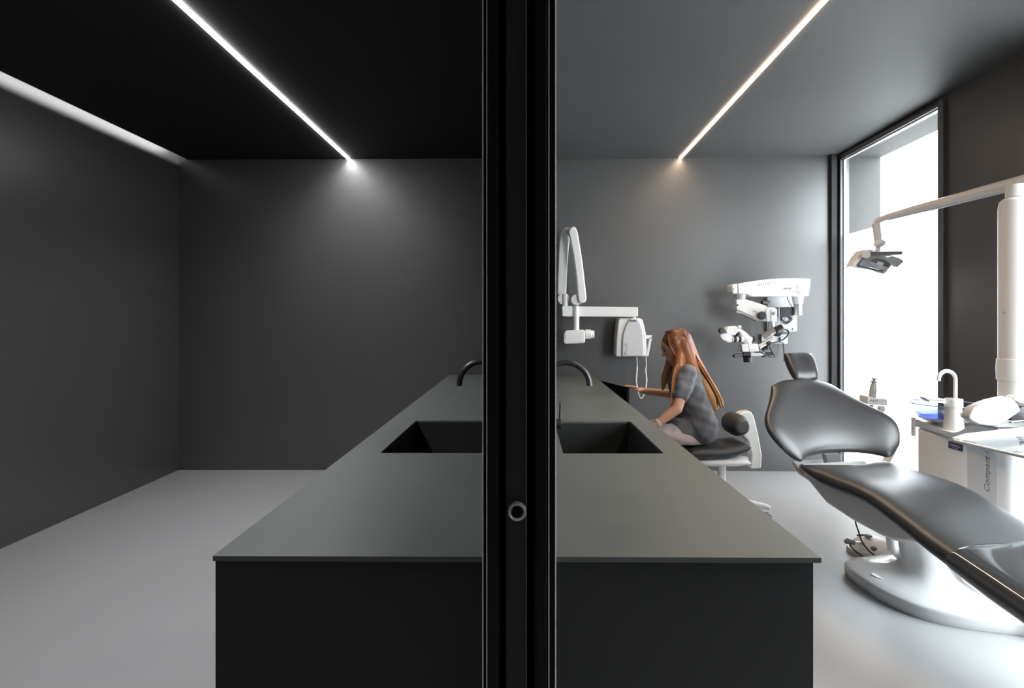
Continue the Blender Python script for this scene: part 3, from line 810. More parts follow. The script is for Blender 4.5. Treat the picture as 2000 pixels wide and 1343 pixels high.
HB = math.radians(50); HV = -FF*math.cos(HB)+ZU*math.sin(HB); HN = FF*math.sin(HB)+ZU*math.cos(HB)
HO = O0 + FU*.068 + BV*.634 + BN*.010
def head_pos(x, e): return HO + FU*((.095+.010*e)*x*(1-.12*e*e)+.012*e) + HV*(.105*e*(1-.10*x*x)) + HN*(.12*(x*.1)**2*100*.1)
obj('headrest', pillow(head_pos, lambda x, e: HN, .072, 32, 32, 4.2, 2.0), M_leather, ch, ang=None)
obj('headrest_bar', mtube([O0+FU*.04+BV*.44-BN*.045, HO-HV*.02-HN*.03], .014, 12), M_steel, ch)
# white shell behind the backrest and under the seat
def back_shell_pos(x, e):
    r = .085+.32*(e+1)/2
    return O0 + FU*(.16-.03*(e+1)/2)*x + BV*r - BN*.065
obj('back_shell', pillow(back_shell_pos, lambda x, e: BN, .035, 20, 20, 3, 2.2), M_white, ch)
obj('back_bracket', slabpx([(1612,888),(1643,886),(1642,912),(1618,914)], 3.42, .05, .006, 2), M_grey, ch)
rings = []
for t, w, zt, zb in ((-.26,.10,.600,.585),(-.22,.13,.607,.575),(-.12,.16,.590,.555),(-.02,.17,.585,.545),(.06,.172,.582,.500),(.12,.172,.580,.468),(.3,.172,.575,.440),(.48,.172,.570,.428),(.56,.165,.560,.428),(.66,.15,.535,.455),(.74,.12,.510,.475)):
    r_ = .016; h = zt-zb
    rr = min(.02, h*.35)
    ring = []
    for sx, sz in ((-1,1),(-1,-1),(1,-1),(1,1)):
        for k in range(5):
            an = {(-1,1):PI/2,(-1,-1):PI,(1,-1):3*PI/2,(1,1):0}[(sx,sz)] + (k/4)*PI/2
            if (sx,sz) == (1,1): an = k/4*PI/2
            cxp = sx*(w-rr); czp = (zt-rr if sz > 0 else zb+rr)
            ring.append(L(cxp+rr*math.cos(an), t, czp+rr*math.sin(an)))
    rings.append(ring)
bm = NB(); loft(bm, rings); finish(bm)
obj('seat_shell', bm, M_chairw, ch)
obj('hinge_cover', mcyl(L(-.19,-.045,.605), L(.19,-.045,.605), .030, n=24, bev=.004), M_grey, ch)
# base plate on the floor
out = [(1.748,3.345),(1.752,3.21),(1.770,3.08),(1.815,2.95),(1.885,2.862),(2.01,2.792),(2.20,2.737),(2.292,2.725),(2.292,3.50),(2.20,3.53),(2.06,3.535),(1.90,3.505),(1.815,3.465),(1.772,3.425)]
cxp, cyp = 2.06, 3.14
def ring_at(s, z, dx_=0, dy_=0):
    pts = spline([Vector((x,y,0)) for x,y in out]+[Vector((*out[0],0))], 5)[:-1]
    return [Vector((cxp+dx_+(p.x-cxp)*s, cyp+dy_+(p.y-cyp)*s, z)) for p in pts]
bm = NB()
loft(bm, [ring_at(.985,.001), ring_at(.99,.012), ring_at(1.0,.022), ring_at(1.0,.046), ring_at(.992,.058), ring_at(.965,.066), ring_at(.85,.078), ring_at(.65,.092,-.0,0), ring_at(.48,.11,-.0,0), ring_at(.35,.14,-.01,0), ring_at(.28,.19,-.02,0), ring_at(.25,.26,-.04,0), ring_at(.25,.34,-.09,-.02), ring_at(.25,.43,-.16,-.06)])
finish(bm)
bp_ = obj('base', bm, M_chairw, ch, ang=50)
p = Vector((1.835,3.17,.0775))
bm = NB(); lathe(bm, p+Vector((0,0,-.004)), [(0,0),(.058,0),(.058,.008),(.054,.0105),(0,.0105)], 36)
for v in bm.verts: v.co = p + Matrix.Rotation(math.radians(-62),3,'Z') @ Vector(((v.co.x-p.x)*1.0,(v.co.y-p.y)*.42,v.co.z-p.z))
finish(bm); obj('base_button', bm, M_white2, bp_)
obj('base_skirt', (lambda b_: (loft(b_, [ring_at(.975,.0005), ring_at(.975,.011)]), finish(b_), b_)[2])(NB()), M_black, bp_)
obj('cable_sleeve', mtube(spline([P(1744,1040,3.12),P(1746,1062,3.13),P(1750,1078,3.2),P(1765,1092,3.25)],6), .020, 14), M_white2, ch)
def ctube(pts, r, m): obj('hose', mtube(spline([P(*p) for p in pts],6), r, 10), m, ch)
ctube([(1755,1052,3.3),(1762,1072,3.33),(1772,1086,3.36)], .010, M_grey)
ctube([(1752,1048,3.35),(1770,1062,3.4),(1790,1072,3.42)], .012, M_grey)
ctube([(1748,1066,3.4),(1768,1078,3.42),(1790,1080,3.42)], .009, M_white2)

# ------------------------------------------------------------------ foot control behind the chair base
fcx, fcy = 2.085, 3.715
ft = thing('foot_control', 'white foot control with grey buttons on the floor behind the chair base', 'foot pedal', (fcx, fcy, 0))
bm = NB()
ellipsoid(bm, (fcx,fcy,0), (.125,.125,.105), None, 32)
bmesh.ops.bisect_plane(bm, geom=bm.verts[:]+bm.edges[:]+bm.faces[:], plane_co=(0,0,.002), plane_no=(0,0,-1), clear_outer=True)
bmesh.ops.holes_fill(bm, edges=bm.edges); finish(bm)
obj('housing', bm, M_white2, ft)
obj('skirt', mlathe((fcx,fcy,0), [(0,.001),(.132,.001),(.134,.012),(.128,.03),(.1,.03),(0,.03)], 36), M_grey, ft)
for px_, py_, rr in ((1702,1050,.020),(1700,1066,.014)):
    q = P(px_, py_, 3.66); 
    dv = Vector((q.x-fcx, 0, q.z)); 
    yy = fcy-.125*math.sqrt(max(.02, 1-(dv.x/.125)**2-(dv.z/.105)**2))
    n_ = Vector((dv.x/.125**2, (yy-fcy)/.125**2, dv.z/.105**2)).normalized()
    obj('button', mell((q.x,yy,q.z), (rr*1.25,rr,.007), n_.to_track_quat('Z','Y').to_matrix(), 20), M_mgrey, ft)
obj('pedal', mtube([P(1650,1058,3.66),P(1656,1056,3.66),P(1668,1059,3.66)], [.012,.017,.015], 16), M_mgrey, ft)
obj('pedal_arm', mtube([P(1668,1059,3.66),P(1690,1060,3.68)], .008, 10), M_silver, ft)
obj('carrying_bar', mtube([P(1674,1045,3.68),P(1686,1044,3.68)], .006, 10), M_mgrey, ft)
obj('cable', mtube(spline([P(1660,1063,3.655),P(1668,1073,3.60),P(1682,1084,3.575),P(1698,1090,3.562),P(1712,1088,3.562),P(1698,1076,3.57),P(1684,1058,3.56),P(1676,1035,3.50),P(1671,1019,3.42),P(1674,1014,3.35)],8), .0045, 8), M_rubber, ft)

# ------------------------------------------------------------------ dental unit on the right
UX, UR = 2.30, 2.78
du = thing('dental_unit', 'white cabinet unit with glass spittoon bowl beside the dental chair', 'dental unit', (2.52, 3.29, 0))
def rprism(x0,x1,y0,y1,r,z0,z1,bev=.004,k=8):
    q = rrect(x0,x1,y0,y1,r,k); bm = NB(); hexa(bm, [(x,y,z0) for x,y in q], [(x,y,z1) for x,y in q]); finish(bm, bev, 2, 40); return bm
cab = obj('cabinet_body', rprism(UX+.004, UR, 2.935, 3.645, .045, .012, .772), M_white, du)
obj('door', bx(UX-.004,UX+.012,3.205,3.60,.08,.765,.005,3), M_white2, du)
obj('door', bx(UX-.004,UX+.012,3.012,3.197,.08,.765,.005,3), M_offw, du)
obj('plinth', rprism(UX+.03,UR-.03,2.96,3.62,.04,.0,.014,.001), M_black, du)
dr_ = [o for o in bpy.data.objects if o.parent == du and o.name.startswith('door')]
lab = obj('name_plate', bx(UX-.008,UX-.003,3.232,3.338,.716,.752,.001,1), M_navy, du)
text('PLANMECA', (UX-.0083,3.326,.731), (0,-.082,0), (0,0,.012), M_offw, lab)
bm = NB(); box(bm, UX-.0088,UX-.0079,3.26,3.31,.7225,.7245); obj('lettering', bm, M_offw, lab, smooth=False)
text('Compact i', (UX-.0045,3.034,.556), (0,0,.200), (0,.047,0), M_mgrey, dr_[1], shear=.25)
prof = [(3.66,.774),(3.67,.79),(3.665,.812),(3.64,.821),(3.5,.812),(3.36,.806),(3.27,.808),(3.22,.822),(3.17,.852),(3.13,.876),(3.08,.886),(2.98,.888),(2.86,.880),(2.80,.872),(2.785,.855),(2.80,.840),(2.92,.80),(2.96,.774)]
bm = NB(); rings = []
for xx, g in ((2.262,.0),(2.268,.0),(2.60,.0),(UR-.005,.0),(UR,.0)):
    e = .004 if xx in (2.262, UR) else 0
    cyy = sum(p[0] for p in prof)/len(prof); czz = sum(p[1] for p in prof)/len(prof)
    rings.append([Vector((xx, y-(e if y > cyy else -e), z-(e if z > czz else -e))) for y, z in prof])
loft(bm, rings)
for v in bm.verts:
    if v.co.x < 2.4: v.co.x += max(0, v.co.y-3.25)*.13
finish(bm, .003, 2, 60)
obj('worktop', bm, M_white, du)
obj('towel_clip', bx(2.312,2.332,3.676,3.695,.715,.826,.004,2), M_white2, du)
# filler column with spout
fx, fy = 2.357, 3.39
fl = obj('filler_column', mlathe((fx,fy,.8055), [(0,0),(.050,0),(.0505,.01),(.045,.06),(.041,.10),(.040,.125),(.044,.126),(.045,.165),(.043,.171),(0,.171)], 40), M_white, du)
R_ = .046; sx0 = fx+.010
pts = [(sx0,fy,.97),(sx0,fy,1.082)] + [(sx0-R_+R_*math.cos(PI*i/16), fy, 1.082+R_*math.sin(PI*i/16)) for i in range(17)] + [(sx0-2*R_,fy,1.075)]
obj('spout', mtube(pts, .0105, 16), M_white, fl)
bm = NB(); prism(bm, [P(x,y,fy-.03) for x,y in ((1806,776),(1848,779),(1848,783),(1812,781))], (0,.06,0)); finish(bm,.003,2)
obj('cup_shelf', bm, M_grey, fl)
bm = NB(); prism(bm, [P(x,y,fy-.025) for x,y in ((1813,781),(1848,783.5),(1848,788),(1816,785))], (0,.05,0)); finish(bm,.003,2)
obj('shelf_bracket', bm, M_white2, fl)
bm = NB(); prism(bm, [P(x,y,fy-.045) for x,y in ((1876,805),(1932,802),(1941,807),(1936,813.5),(1877,815.5))], (0,.03,0)); finish(bm,.005,3)
obj('swivel_handle', bm, M_grey, fl)
bc = Vector((2.415,3.545,.82))
def bowl(prof): return mlathe(bc, prof, 48)
obj('bowl_foot', bowl([(0,-.008),(.06,-.008),(.065,.0),(.11,.012),(.135,.026),(.128,.030),(.0,.018)]), M_white2, du)
obj('glass_bowl', bowl([(.131,.034),(.155,.062),(.174,.108),(.178,.109),(.159,.060),(.1335,.031)]), M_bowl, du)
obj('glass_bowl_base', bowl([(.0,.020),(.128,.032),(.1335,.036),(.146,.050),(.142,.052),(.125,.038),(.0,.026)]), M_bowlb, du)
obj('bowl_rim', mlathe(bc+ZU*.1085, [(.1735,.0),(.1775,-.0025),(.1805,.0005),(.1775,.0035),(.1735,.0)], 48), M_rim, du)
obj('bowl_drain', mlathe(bc, [(0,.027),(.03,.027),(.034,.05),(.030,.066),(0,.066)], 28), M_chrome, du)
# tall post
pcx, pcy = 2.635, 3.30
po = obj('post', mlathe((pcx,pcy,.809), [(0,0),(.084,0),(.084,1.20),(.078,1.238),(.060,1.254),(0,1.256)], 48), M_white, du)
obj('post_collar', mlathe((pcx,pcy,1.085), [(.085,0),(.090,.002),(.093,.06),(.090,.115),(.085,.117)], 48), M_white2, po)
obj('post_cap', mlathe((pcx,pcy,.809), [(0,.0),(.100,.0),(.098,.012),(.088,.02),(0,.02)], 48), M_white2, po)
bm = NB(); ellipsoid(bm, (pcx-.0845,pcy-.02,1.45), (.003,.010,.006)); obj('logo_badge', bm, M_silver, po)

# instrument console standing on the near end of the unit
def dq(cx, cy): return (1760+cx/7.4625, 700+cy/7.4625)
def DQ(pts): return [dq(*p) for p in pts]
ic = thing('instrument_console', 'white instrument console on the unit behind the glass tray', 'console', (2.36, 3.0, .887))
kd = 2.93
obj('side_shell', slabpx(DQ([(985,868),(1010,800),(1075,712),(1200,655),(1330,610),(1470,578),(1560,560),(1615,572),(1670,620),(1742,715),(1742,772),(1600,870),(1430,985),(1290,985),(1140,962),(1040,915)]), kd, .06, .010, 3), M_offw, ic)
bm = NB(); prism(bm, [P(*dq(*p), kd+.06) for p in ((1640,590),(1690,548),(1800,538),(2100,524),(2100,660),(1750,655))], (0,.07,0)); finish(bm,.012,3)
obj('top_shell', bm, M_white, ic)
bm = NB(); prism(bm, [P(*dq(*p), kd+.062) for p in ((1690,780),(1750,700),(2100,690),(2100,905),(1600,930),(1600,880))], (0,.16,0)); finish(bm,.006,2)
obj('instrument_recess', bm, M_black, ic)
bm = NB(); prism(bm, [P(*dq(*p), kd+.02) for p in ((1300,985),(1640,925),(2100,905),(2100,1010),(1420,1008))], (0,.22,0)); finish(bm,.006,2)
obj('lower_shell', bm, M_grey, ic)
obj('chrome_rail', slabpx(DQ([(1610,920),(1800,900),(2100,890),(2100,900),(1800,912),(1615,934)]), kd+.012, .02, .002, 1), M_chrome, ic)
obj('foot', bx(2.30,2.56,2.965,3.10,.8885,.905,.003,2), M_white2, ic)

# glass tray on its arm, over the leg rest
tr = thing('instrument_tray', 'clear glass instrument tray hovering over the leg rest on a white arm', 'tray', (2.15, 2.45, .89))
tz = .90
A, B_, C_, D_ = (1.795,2.615), (1.862,2.06), (2.60,2.16), (2.50,2.90)
def plate(pts, z0, z1, r=.03):
    out_ = []
    n = len(pts)
    for i in range(n):
        p0, p1, p2 = Vector(pts[i-1]), Vector(pts[i]), Vector(pts[(i+1)%n])
        a_ = p1+(p0-p1).normalized()*r; c_ = p1+(p2-p1).normalized()*r
        for k in range(6):
            s = k/5; q = a_*(1-s)**2+p1*2*s*(1-s)+c_*s*s; out_.append((q.x,q.y))
    bm = NB(); hexa(bm, [(x,y,z0) for x,y in out_], [(x,y,z1) for x,y in out_]); finish(bm, .0015, 2, 50); return bm
obj('glass_plate', plate((A,B_,C_,D_), tz-.004, tz+.004), M_tray, tr)
va = Vector((D_[0]-A[0], D_[1]-A[1], 0)).normalized(); vp = Vector((va.y,-va.x,0))
bm = NB()
a0 = Vector((A[0],A[1],tz)); a1 = Vector((D_[0],D_[1],tz))
prism(bm, [a0+va*.02+ZU*-.003, a0+va*.02+ZU*.006, a0+va*.10+ZU*.018, a1+ZU*.022, a1-ZU*.01], vp*.035); finish(bm,.005,3)
obj('tray_rim', bm, M_white, tr)
obj('tray_rim', mtube([Vector((A[0]+.006,A[1]-.03,tz)), Vector((B_[0]+.006,B_[1]+.03,tz))], .0062, 10), M_white2, tr)
obj('tray_arm', mtube(spline([Vector((2.30,2.79,.915)), Vector((2.40,2.84,.93)), Vector((2.47,2.93,.935))],6), .020, 14), M_white2, tr)

# ------------------------------------------------------------------ operating light
def lq(cx, cy): return (1640+cx/12.5, 460+cy/12.5)
ol = thing('operating_light', 'white operating lamp on a long arm in front of the window', 'lamp', (pcx, pcy, 2.06))
ld = 4.25
ARM = [((1709,436),4.26,.0195),((1716,431),4.24,.0200),((1727,426),4.20,.021),((1745,420.5),4.13,.0225),((1787,409),3.98,.026),((1836,396.5),3.82,.029),((1918,374.5),3.56,.032),((2000,353.5),3.31,.0345),((2022,349),3.25,.034)]
ap = [P(*p, d) for p, d, r in ARM]; rs = [r for _,_,r in ARM]
sp_ = spline(ap, 6); rr_ = [rs[min(i//6, len(rs)-2)]*(1-(i%6)/6)+rs[min(i//6+1, len(rs)-1)]*((i%6)/6) for i in range(len(sp_))]
bm = NB(); tube(bm, sp_, rr_, 24)
arm_ = obj('arm', bm, M_white, ol)
bm = NB(); tube(bm, [p-ZU*(r*.62) for p, r in zip(sp_[16:], rr_[16:])], [r*.55 for r in rr_[16:]], 16)
obj('arm_underside', bm, M_offw, arm_)
pj = ap[-2]
obj('post_joint', mcyl((pcx,pcy,2.0665),(pcx,pcy,2.135),.052,n=32,bev=.006), M_white, ol)
obj('drop_stem', mcyl(P(1711,436,ld), P(1715.5,474,ld), .0265, .0235, n=28, bev=.003), M_white, ol)
obj('ball_joint', mell(P(1718,475,ld-.01), (.040,.034,.028), Matrix.Rotation(math.radians(-14),3,'Y'), 28), M_white2, ol)
obj('neck', mcyl(P(1715,482,ld), P(1714,490,ld), .016, .018, n=20), M_white2, ol)
def lslab(pts, d, th, bev=.003): return slabpx([lq(*p) for p in pts], d, th, bev, 2)
hdl = obj('lamp_housing', lslab([(330,735),(395,610),(470,480),(600,335),(720,338),(810,350),(1000,385),(1240,395),(1290,490),(1120,520),(690,520),(600,550),(470,735)], ld-.02, .11, .008), M_white2, ol)
obj('side_fin', lslab([(318,715),(455,490),(590,350),(640,335),(800,345),(800,368),(640,385),(575,440),(575,525),(385,735)], ld-.05, .03, .006), M_white, ol)
obj('reflector', lslab([(452,728),(590,535),(760,520),(1000,490),(1150,520),(1330,662),(1105,925),(1075,905),(1060,850),(800,770)], ld-.035, .05, .004), M_grey, ol)
obj('lamp_wing', lslab([(1180,520),(1290,490),(1450,538),(1570,610),(1565,640),(1415,772),(1330,742),(1335,660)], ld+.0, .03, .004), M_grey, ol)
def blob(cx, cy, rx0, ry0, th, d, dep, arc=(0,2*PI), n=40):
    pts = []
    for k in range(n):
        a_ = arc[0]+(arc[1]-arc[0])*k/(n if arc[1]-arc[0] > 6.2 else n-1)
        ex, ey = rx0*math.cos(a_), ry0*math.sin(a_)
        pts.append((cx+ex*math.cos(th)-ey*math.sin(th), cy+ex*math.sin(th)+ey*math.cos(th)))
    bm = NB(); prism(bm, [P(*lq(*p), d) for p in pts], (0,dep,0)); finish(bm); return bm
stk = obj('sticker', blob(990, 685, 252, 118, .26, ld-.0363, .002), M_offw, ol)
obj('dark_print', blob(992, 672, 244, 108, .24, ld-.0370, .001, (-3.25,.55)), M_darkp, stk, smooth=False)
bm = NB(); prism(bm, [P(*lq(*p), ld-.0376) for p in ((940,628),(1083,662),(1045,728),(902,682))], (0,.0006,0)); finish(bm)
obj('white_patch', bm, M_white2, stk, smooth=False)
bm = NB()
for pts in ([(838,686),(895,690),(890,712),(845,700)], [(1095,782),(1130,786),(1110,806),(1092,800)]):
    prism(bm, [P(*lq(*p), ld-.0376) for p in pts], (0,.0006,0))
finish(bm); obj('pink_mark', bm, M_pink, stk, smooth=False)
obj('lamp_window', lslab([(335,745),(480,745),(895,830),(880,862),(640,812),(370,765)], ld-.03, .03, .002), M_offw, ol)
obj('dark_trim', lslab([(440,728),(700,770),(900,822),(1060,855),(1058,885),(885,850),(660,775),(460,742)], ld-.038, .02, .002), M_black, ol)
obj('corner_bracket', lslab([(885,850),(1040,880),(1090,850),(1110,880),(1085,930),(1050,930),(870,868)], ld-.04, .02, .002), M_grey, ol)
bm = NB(); tube(bm, [P(*lq(*p), d) for p, d in (((650,472),ld-.085),((760,452),ld-.095),((1120,436),ld-.10),((1515,420),ld-.10))], [.016,.0165,.0145,.0125], 20); finish(bm,.004,2,50)
obj('handle', bm, M_mgrey, ol)
obj('handle_hub', mcyl(P(*lq(650,462),ld-.10), P(*lq(650,462),ld-.02), .026, n=28, bev=.005), M_white2, ol)

# ------------------------------------------------------------------ assistant's holder behind the backrest
def aq(cx, cy): return (1680+cx/8.39, 720+cy/8.39)
ah = thing('assistant_holder', 'grey assistant holder with suction handpiece behind the backrest', 'instrument holder', (2.02, 3.56, .0))
ad = 3.95
kp = obj('keypad', slabpx([aq(*p) for p in ((120,470),(135,448),(250,480),(430,492),(455,510),(448,608),(300,598),(135,582),(120,560))], ad-.03, .10, .006, 3), M_white2, ah)
bm = NB()
for x0 in (162,210,255):
    y0 = 500+(x0-162)*.05
    for a_, b_ in (((x0,y0),(x0+8,y0+48)), ((x0,y0+20),(x0+28,y0+27)), ((x0+20,y0),(x0+27,y0+18))):
        prism(bm, [P(*aq(*p), ad-.0312) for p in ((a_[0],a_[1]),(b_[0],a_[1]),(b_[0],b_[1]),(a_[0],b_[1]))], (0,.002,0))
finish(bm); obj('blue_symbol', bm, M_navy, kp, smooth=False)
bm = NB()
for x0 in (300,345,370):
    prism(bm, [P(*aq(*p), ad-.0312) for p in ((x0,512),(x0+26,514),(x0+26,520),(x0,518))], (0,.002,0))
    prism(bm, [P(*aq(*p), ad-.0312) for p in ((x0,536),(x0+26,538),(x0+26,544),(x0,542))], (0,.002,0))
finish(bm); obj('grey_symbol', bm, M_grey, kp, smooth=False)
k = ad/F/8.39
bm = NB(); p0, p1 = P(*aq(196,480), ad+.02), P(*aq(232,150), ad+.02)
lathe(bm, p0, [(0,0),(54*k,0),(54*k,150*k),(50*k,155*k),(42*k,235*k),(30*k,240*k),(46*k,262*k),(46*k,284*k),(22*k,288*k),(22*k,304*k),(42*k,314*k),(42*k,332*k),(0,334*k)], 24, p1-p0); finish(bm)
obj('suction_handpiece', bm, M_grey, ah)
obj('holder_post', mtube([P(*aq(183,590),ad+.03), P(*aq(183,830),ad+.03), P(*aq(190,1100),ad-.05)], 32*k, 16), M_grey, ah)
bm = NB(); p0 = P(*aq(345,610), ad+.0)
lathe(bm, p0, [(0,0),(48*k,0),(55*k,30*k),(55*k,75*k),(42*k,80*k),(38*k,245*k),(0,250*k)], 24, (0,0,-1)); finish(bm)
obj('suction_cup', bm, M_white2, ah)
obj('side_tap', slabpx([aq(*p) for p in ((240,715),(290,720),(300,825),(245,815))], ad, .04, .004, 2), M_white2, ah)
obj('swing_arm', mtube(spline([P(*aq(345,850),ad), P(*aq(400,905),ad), P(*aq(480,980),ad-.01), P(*aq(535,1080),ad-.03), P(*aq(560,1250),ad-.06), Vector((2.14,3.74,.42)), Vector((2.09,3.55,.22)), Vector((2.08,3.50,.098))],8), [.014]*24+[.022]*33, 14), M_white2, ah)

# ------------------------------------------------------------------ stool
sd = 4.42
st = thing('dental_stool', 'white saddle stool with charcoal seat beneath the seated person', 'stool', (1.405, sd, 0))
def stool_pos(x, e):
    # e along X (front = -1 towards the counter), x across
    X_ = 1.345 + .215*e
    return Vector((X_, sd + .185*x*(1-.12*e),   .478 + .038*max(0,(e-.15)/.85)**1.3 + .012*x*x))
obj('seat_cushion', pillow(stool_pos, lambda x, e: ZU, .10, 28, 28, 4, 2.4), M_padg, st, ang=None)
obj('seat_pan', pillow(lambda x, e: Vector((1.36+.20*e, sd+.165*x, .418)), lambda x, e: ZU, .07, 24, 24, 3.5, 2.2), M_white2, st)
obj('mechanism', bx(1.30,1.50,sd-.05,sd+.05,.37,.41,.01,3), M_white2, st)
obj('gas_column', mcyl((1.405,sd,.18),(1.405,sd,.375),.030,n=28), M_white, st)
obj('column_rod', mcyl((1.405,sd,.30),(1.405,sd,.40),.020,n=24), M_silver, st)
obj('hub', mlathe((1.405,sd,.075), [(0,0),(.055,0),(.06,.03),(.045,.11),(.032,.13),(0,.13)], 32), M_white, st)
for i in range(5):
    an = math.radians(-12+72*i); d_ = Vector((math.cos(an), math.sin(an), 0))
    c0 = Vector((1.405,sd,0))
    bm = NB(); tube(bm, [c0+d_*.03+ZU*.125, c0+d_*.17+ZU*.112, c0+d_*.305+ZU*.088, c0+d_*.325+ZU*.078], [.026,.023,.019,.014], 14); finish(bm)
    lg = obj('leg', bm, M_white, st)
    side = Vector((-d_.y, d_.x, 0)); w_ = c0+d_*.315
    bm = NB()
    for s in (-1,1): cyl(bm, w_+side*s*.008+ZU*.0255, w_+side*s*.026+ZU*.0255, .025, n=20)
    finish(bm,.003,2,50); cst = obj('caster', bm, M_grey, lg)
# back support with roll pad
def bs(px_, py_, y): return P(px_, py_, sd) + Vector((0,y,0))
bm = NB()
prism(bm, [bs(x,y,-.05) for x,y in ((1446,803),(1462,801),(1468,812),(1477,850),(1483,885),(1482,911),(1462,912),(1464,885),(1457,858),(1436,838),(1428,815))], (0,.10,0)); finish(bm,.010,3)
obj('back_support', bm, M_white, st)
bm = NB(); tube(bm, [bs(1438,827,-.14), bs(1435,827,-.06), bs(1435,827,.06), bs(1438,827,.14)], [.055,.078,.078,.055], 28); finish(bm,.02,4,50)
obj('back_pad', bm, M_padg, st)
obj('support_arm', mtube([(1.42,sd,.43),(1.55,sd,.415),(1.655,sd,.40)], .022, 14), M_white2, st)

# ------------------------------------------------------------------ person on the stool
pr = thing('person', 'person with long auburn hair in a grey short-sleeved tunic leaning to the open cabinet door', 'person', (1.22, 4.43, 0))
hn = Vector((1.078, 4.45, 1.215))                      # head centre
tilt = Matrix.Rotation(math.radians(-22), 3, 'Y')      # chin towards the chest (face looks along -X)
def H(x, y, z):                                        # head frame: x forward, y to the far side, z up
    v = Vector((-x, y, z)); return hn + tilt @ v
sL, sR = Vector((1.115,4.285,1.035)), Vector((1.13,4.60,1.035))
eL, wL = Vector((1.03,4.20,.805)), Vector((.885,4.19,.70))
eR, wR = Vector((1.19,4.73,.835)), Vector((.925,4.795,.858))
def hand(bm, w, dirv, up, spread, curl, s=1.):
    d_ = dirv.normalized(); n_ = up.normalized(); sd_ = d_.cross(n_).normalized()
    palm = w+d_*.055*s
    capsule(bm, [w, w+d_*.03*s], [.024*s,.022*s])
    for k in (-1.5,-.5,.5,1.5):
        capsule(bm, [w+d_*.02*s+sd_*k*.010*s, w+d_*.085*s+sd_*k*.0185*s], [.013*s,.0115*s])
    for k, ln in ((-1.5,.062),(-.5,.074),(.5,.078),(1.5,.068)):
        b0 = w+d_*.088*s+sd_*k*.0190*s; o_ = sd_*k*spread
        p = [b0]; ang = 0.
        for f in (.45,.30,.25):
            ang += curl
            p.append(p[-1]+((d_+o_)*math.cos(ang)-n_*math.sin(ang)).normalized()*ln*f*s)
        capsule(bm, p, [.0098*s,.0088*s,.0080*s,.0070*s])
    b0 = w+d_*.03*s-sd_*.022*s
    capsule(bm, [b0, b0+(d_*.6-sd_*.7-n_*.2).normalized()*.038*s, b0+(d_*.6-sd_*.7-n_*.2).normalized()*.038*s+(d_*.95-sd_*.25-n_*.25).normalized()*.032*s], [.0125*s,.0105*s,.0085*s])
def body(bm):
    # head
    ellipsoid(bm, H(0,0,.022), (.094,.074,.088), tilt, 28)
    ellipsoid(bm, H(.030,0,-.045), (.058,.055,.070), tilt, 24)
    ellipsoid(bm, H(.058,0,-.096), (.026,.026,.020), tilt, 16)
    capsule(bm, [H(.088,0,.012), H(.104,0,-.018), H(.100,0,-.026)], [.008,.0105,.009])
    for s in (-1,1):
        ellipsoid(bm, H(.060,s*.034,-.018), (.022,.020,.022), tilt, 14)
        ellipsoid(bm, H(.098,s*.010,-.027), (.008,.007,.006), tilt, 10)
        ellipsoid(bm, H(.074,s*.030,.026), (.014,.022,.007), tilt, 12)
        ellipsoid(bm, H(-.012,s*.074,-.010), (.020,.009,.032), tilt, 14)
    ellipsoid(bm, H(.086,0,-.056), (.010,.020,.0065), tilt, 12); ellipsoid(bm, H(.083,0,-.069), (.010,.017,.0065), tilt, 12)
    # neck, trunk
    capsule(bm, [H(-.020,0,-.05), Vector((1.105,4.445,1.10)), Vector((1.125,4.44,1.05))], [.054,.052,.06])
    capsule(bm, [Vector((1.125,4.37,1.03)), Vector((1.16,4.40,.93)), Vector((1.21,4.42,.77)), Vector((1.235,4.37,.635))], [.065,.095,.095,.09])
    capsule(bm, [Vector((1.13,4.51,1.03)), Vector((1.16,4.48,.93)), Vector((1.21,4.45,.77)), Vector((1.235,4.49,.635))], [.065,.095,.095,.09])
    # arms
    capsule(bm, [sL, sL.lerp(eL,.5), eL, eL.lerp(wL,.4), wL], [.050,.043,.037,.034,.025])
    capsule(bm, [sR, sR.lerp(eR,.5), eR, eR.lerp(wR,.35), wR], [.050,.043,.037,.035,.024])
    hand(bm, wL, Vector((-.72,.10,-.42)), Vector((-.45,0,.9)), .10, .28)
    hand(bm, wR, Vector((-.93,.12,.33)), Vector((.25,0,.95)), .08, .12)
    # legs
    for yh, yk, xk, ya, xa in ((4.37,4.27,.845,4.28,.85),(4.50,4.58,.86,4.57,.87)):
        capsule(bm, [Vector((1.20,yh,.60)), Vector((1.02,(yh+yk)/2,.607)), Vector((xk,yk,.585)), Vector((xk+.02,yk,.40)), Vector((xa,ya,.10))], [.080,.072,.056,.052,.036])
        capsule(bm, [Vector((xa,ya,.065)), Vector((xa-.07,ya,.045)), Vector((xa-.16,ya,.032))], [.036,.034,.024])
body_mesh = solidify_shapes(body, .0052, 5)
def sit(me):
    # weight on the saddle flattens the underside
    for v in me.vertices:
        if v.co.x > 1.0 and .40 < v.co.z < .536: v.co.z = .536
    return me
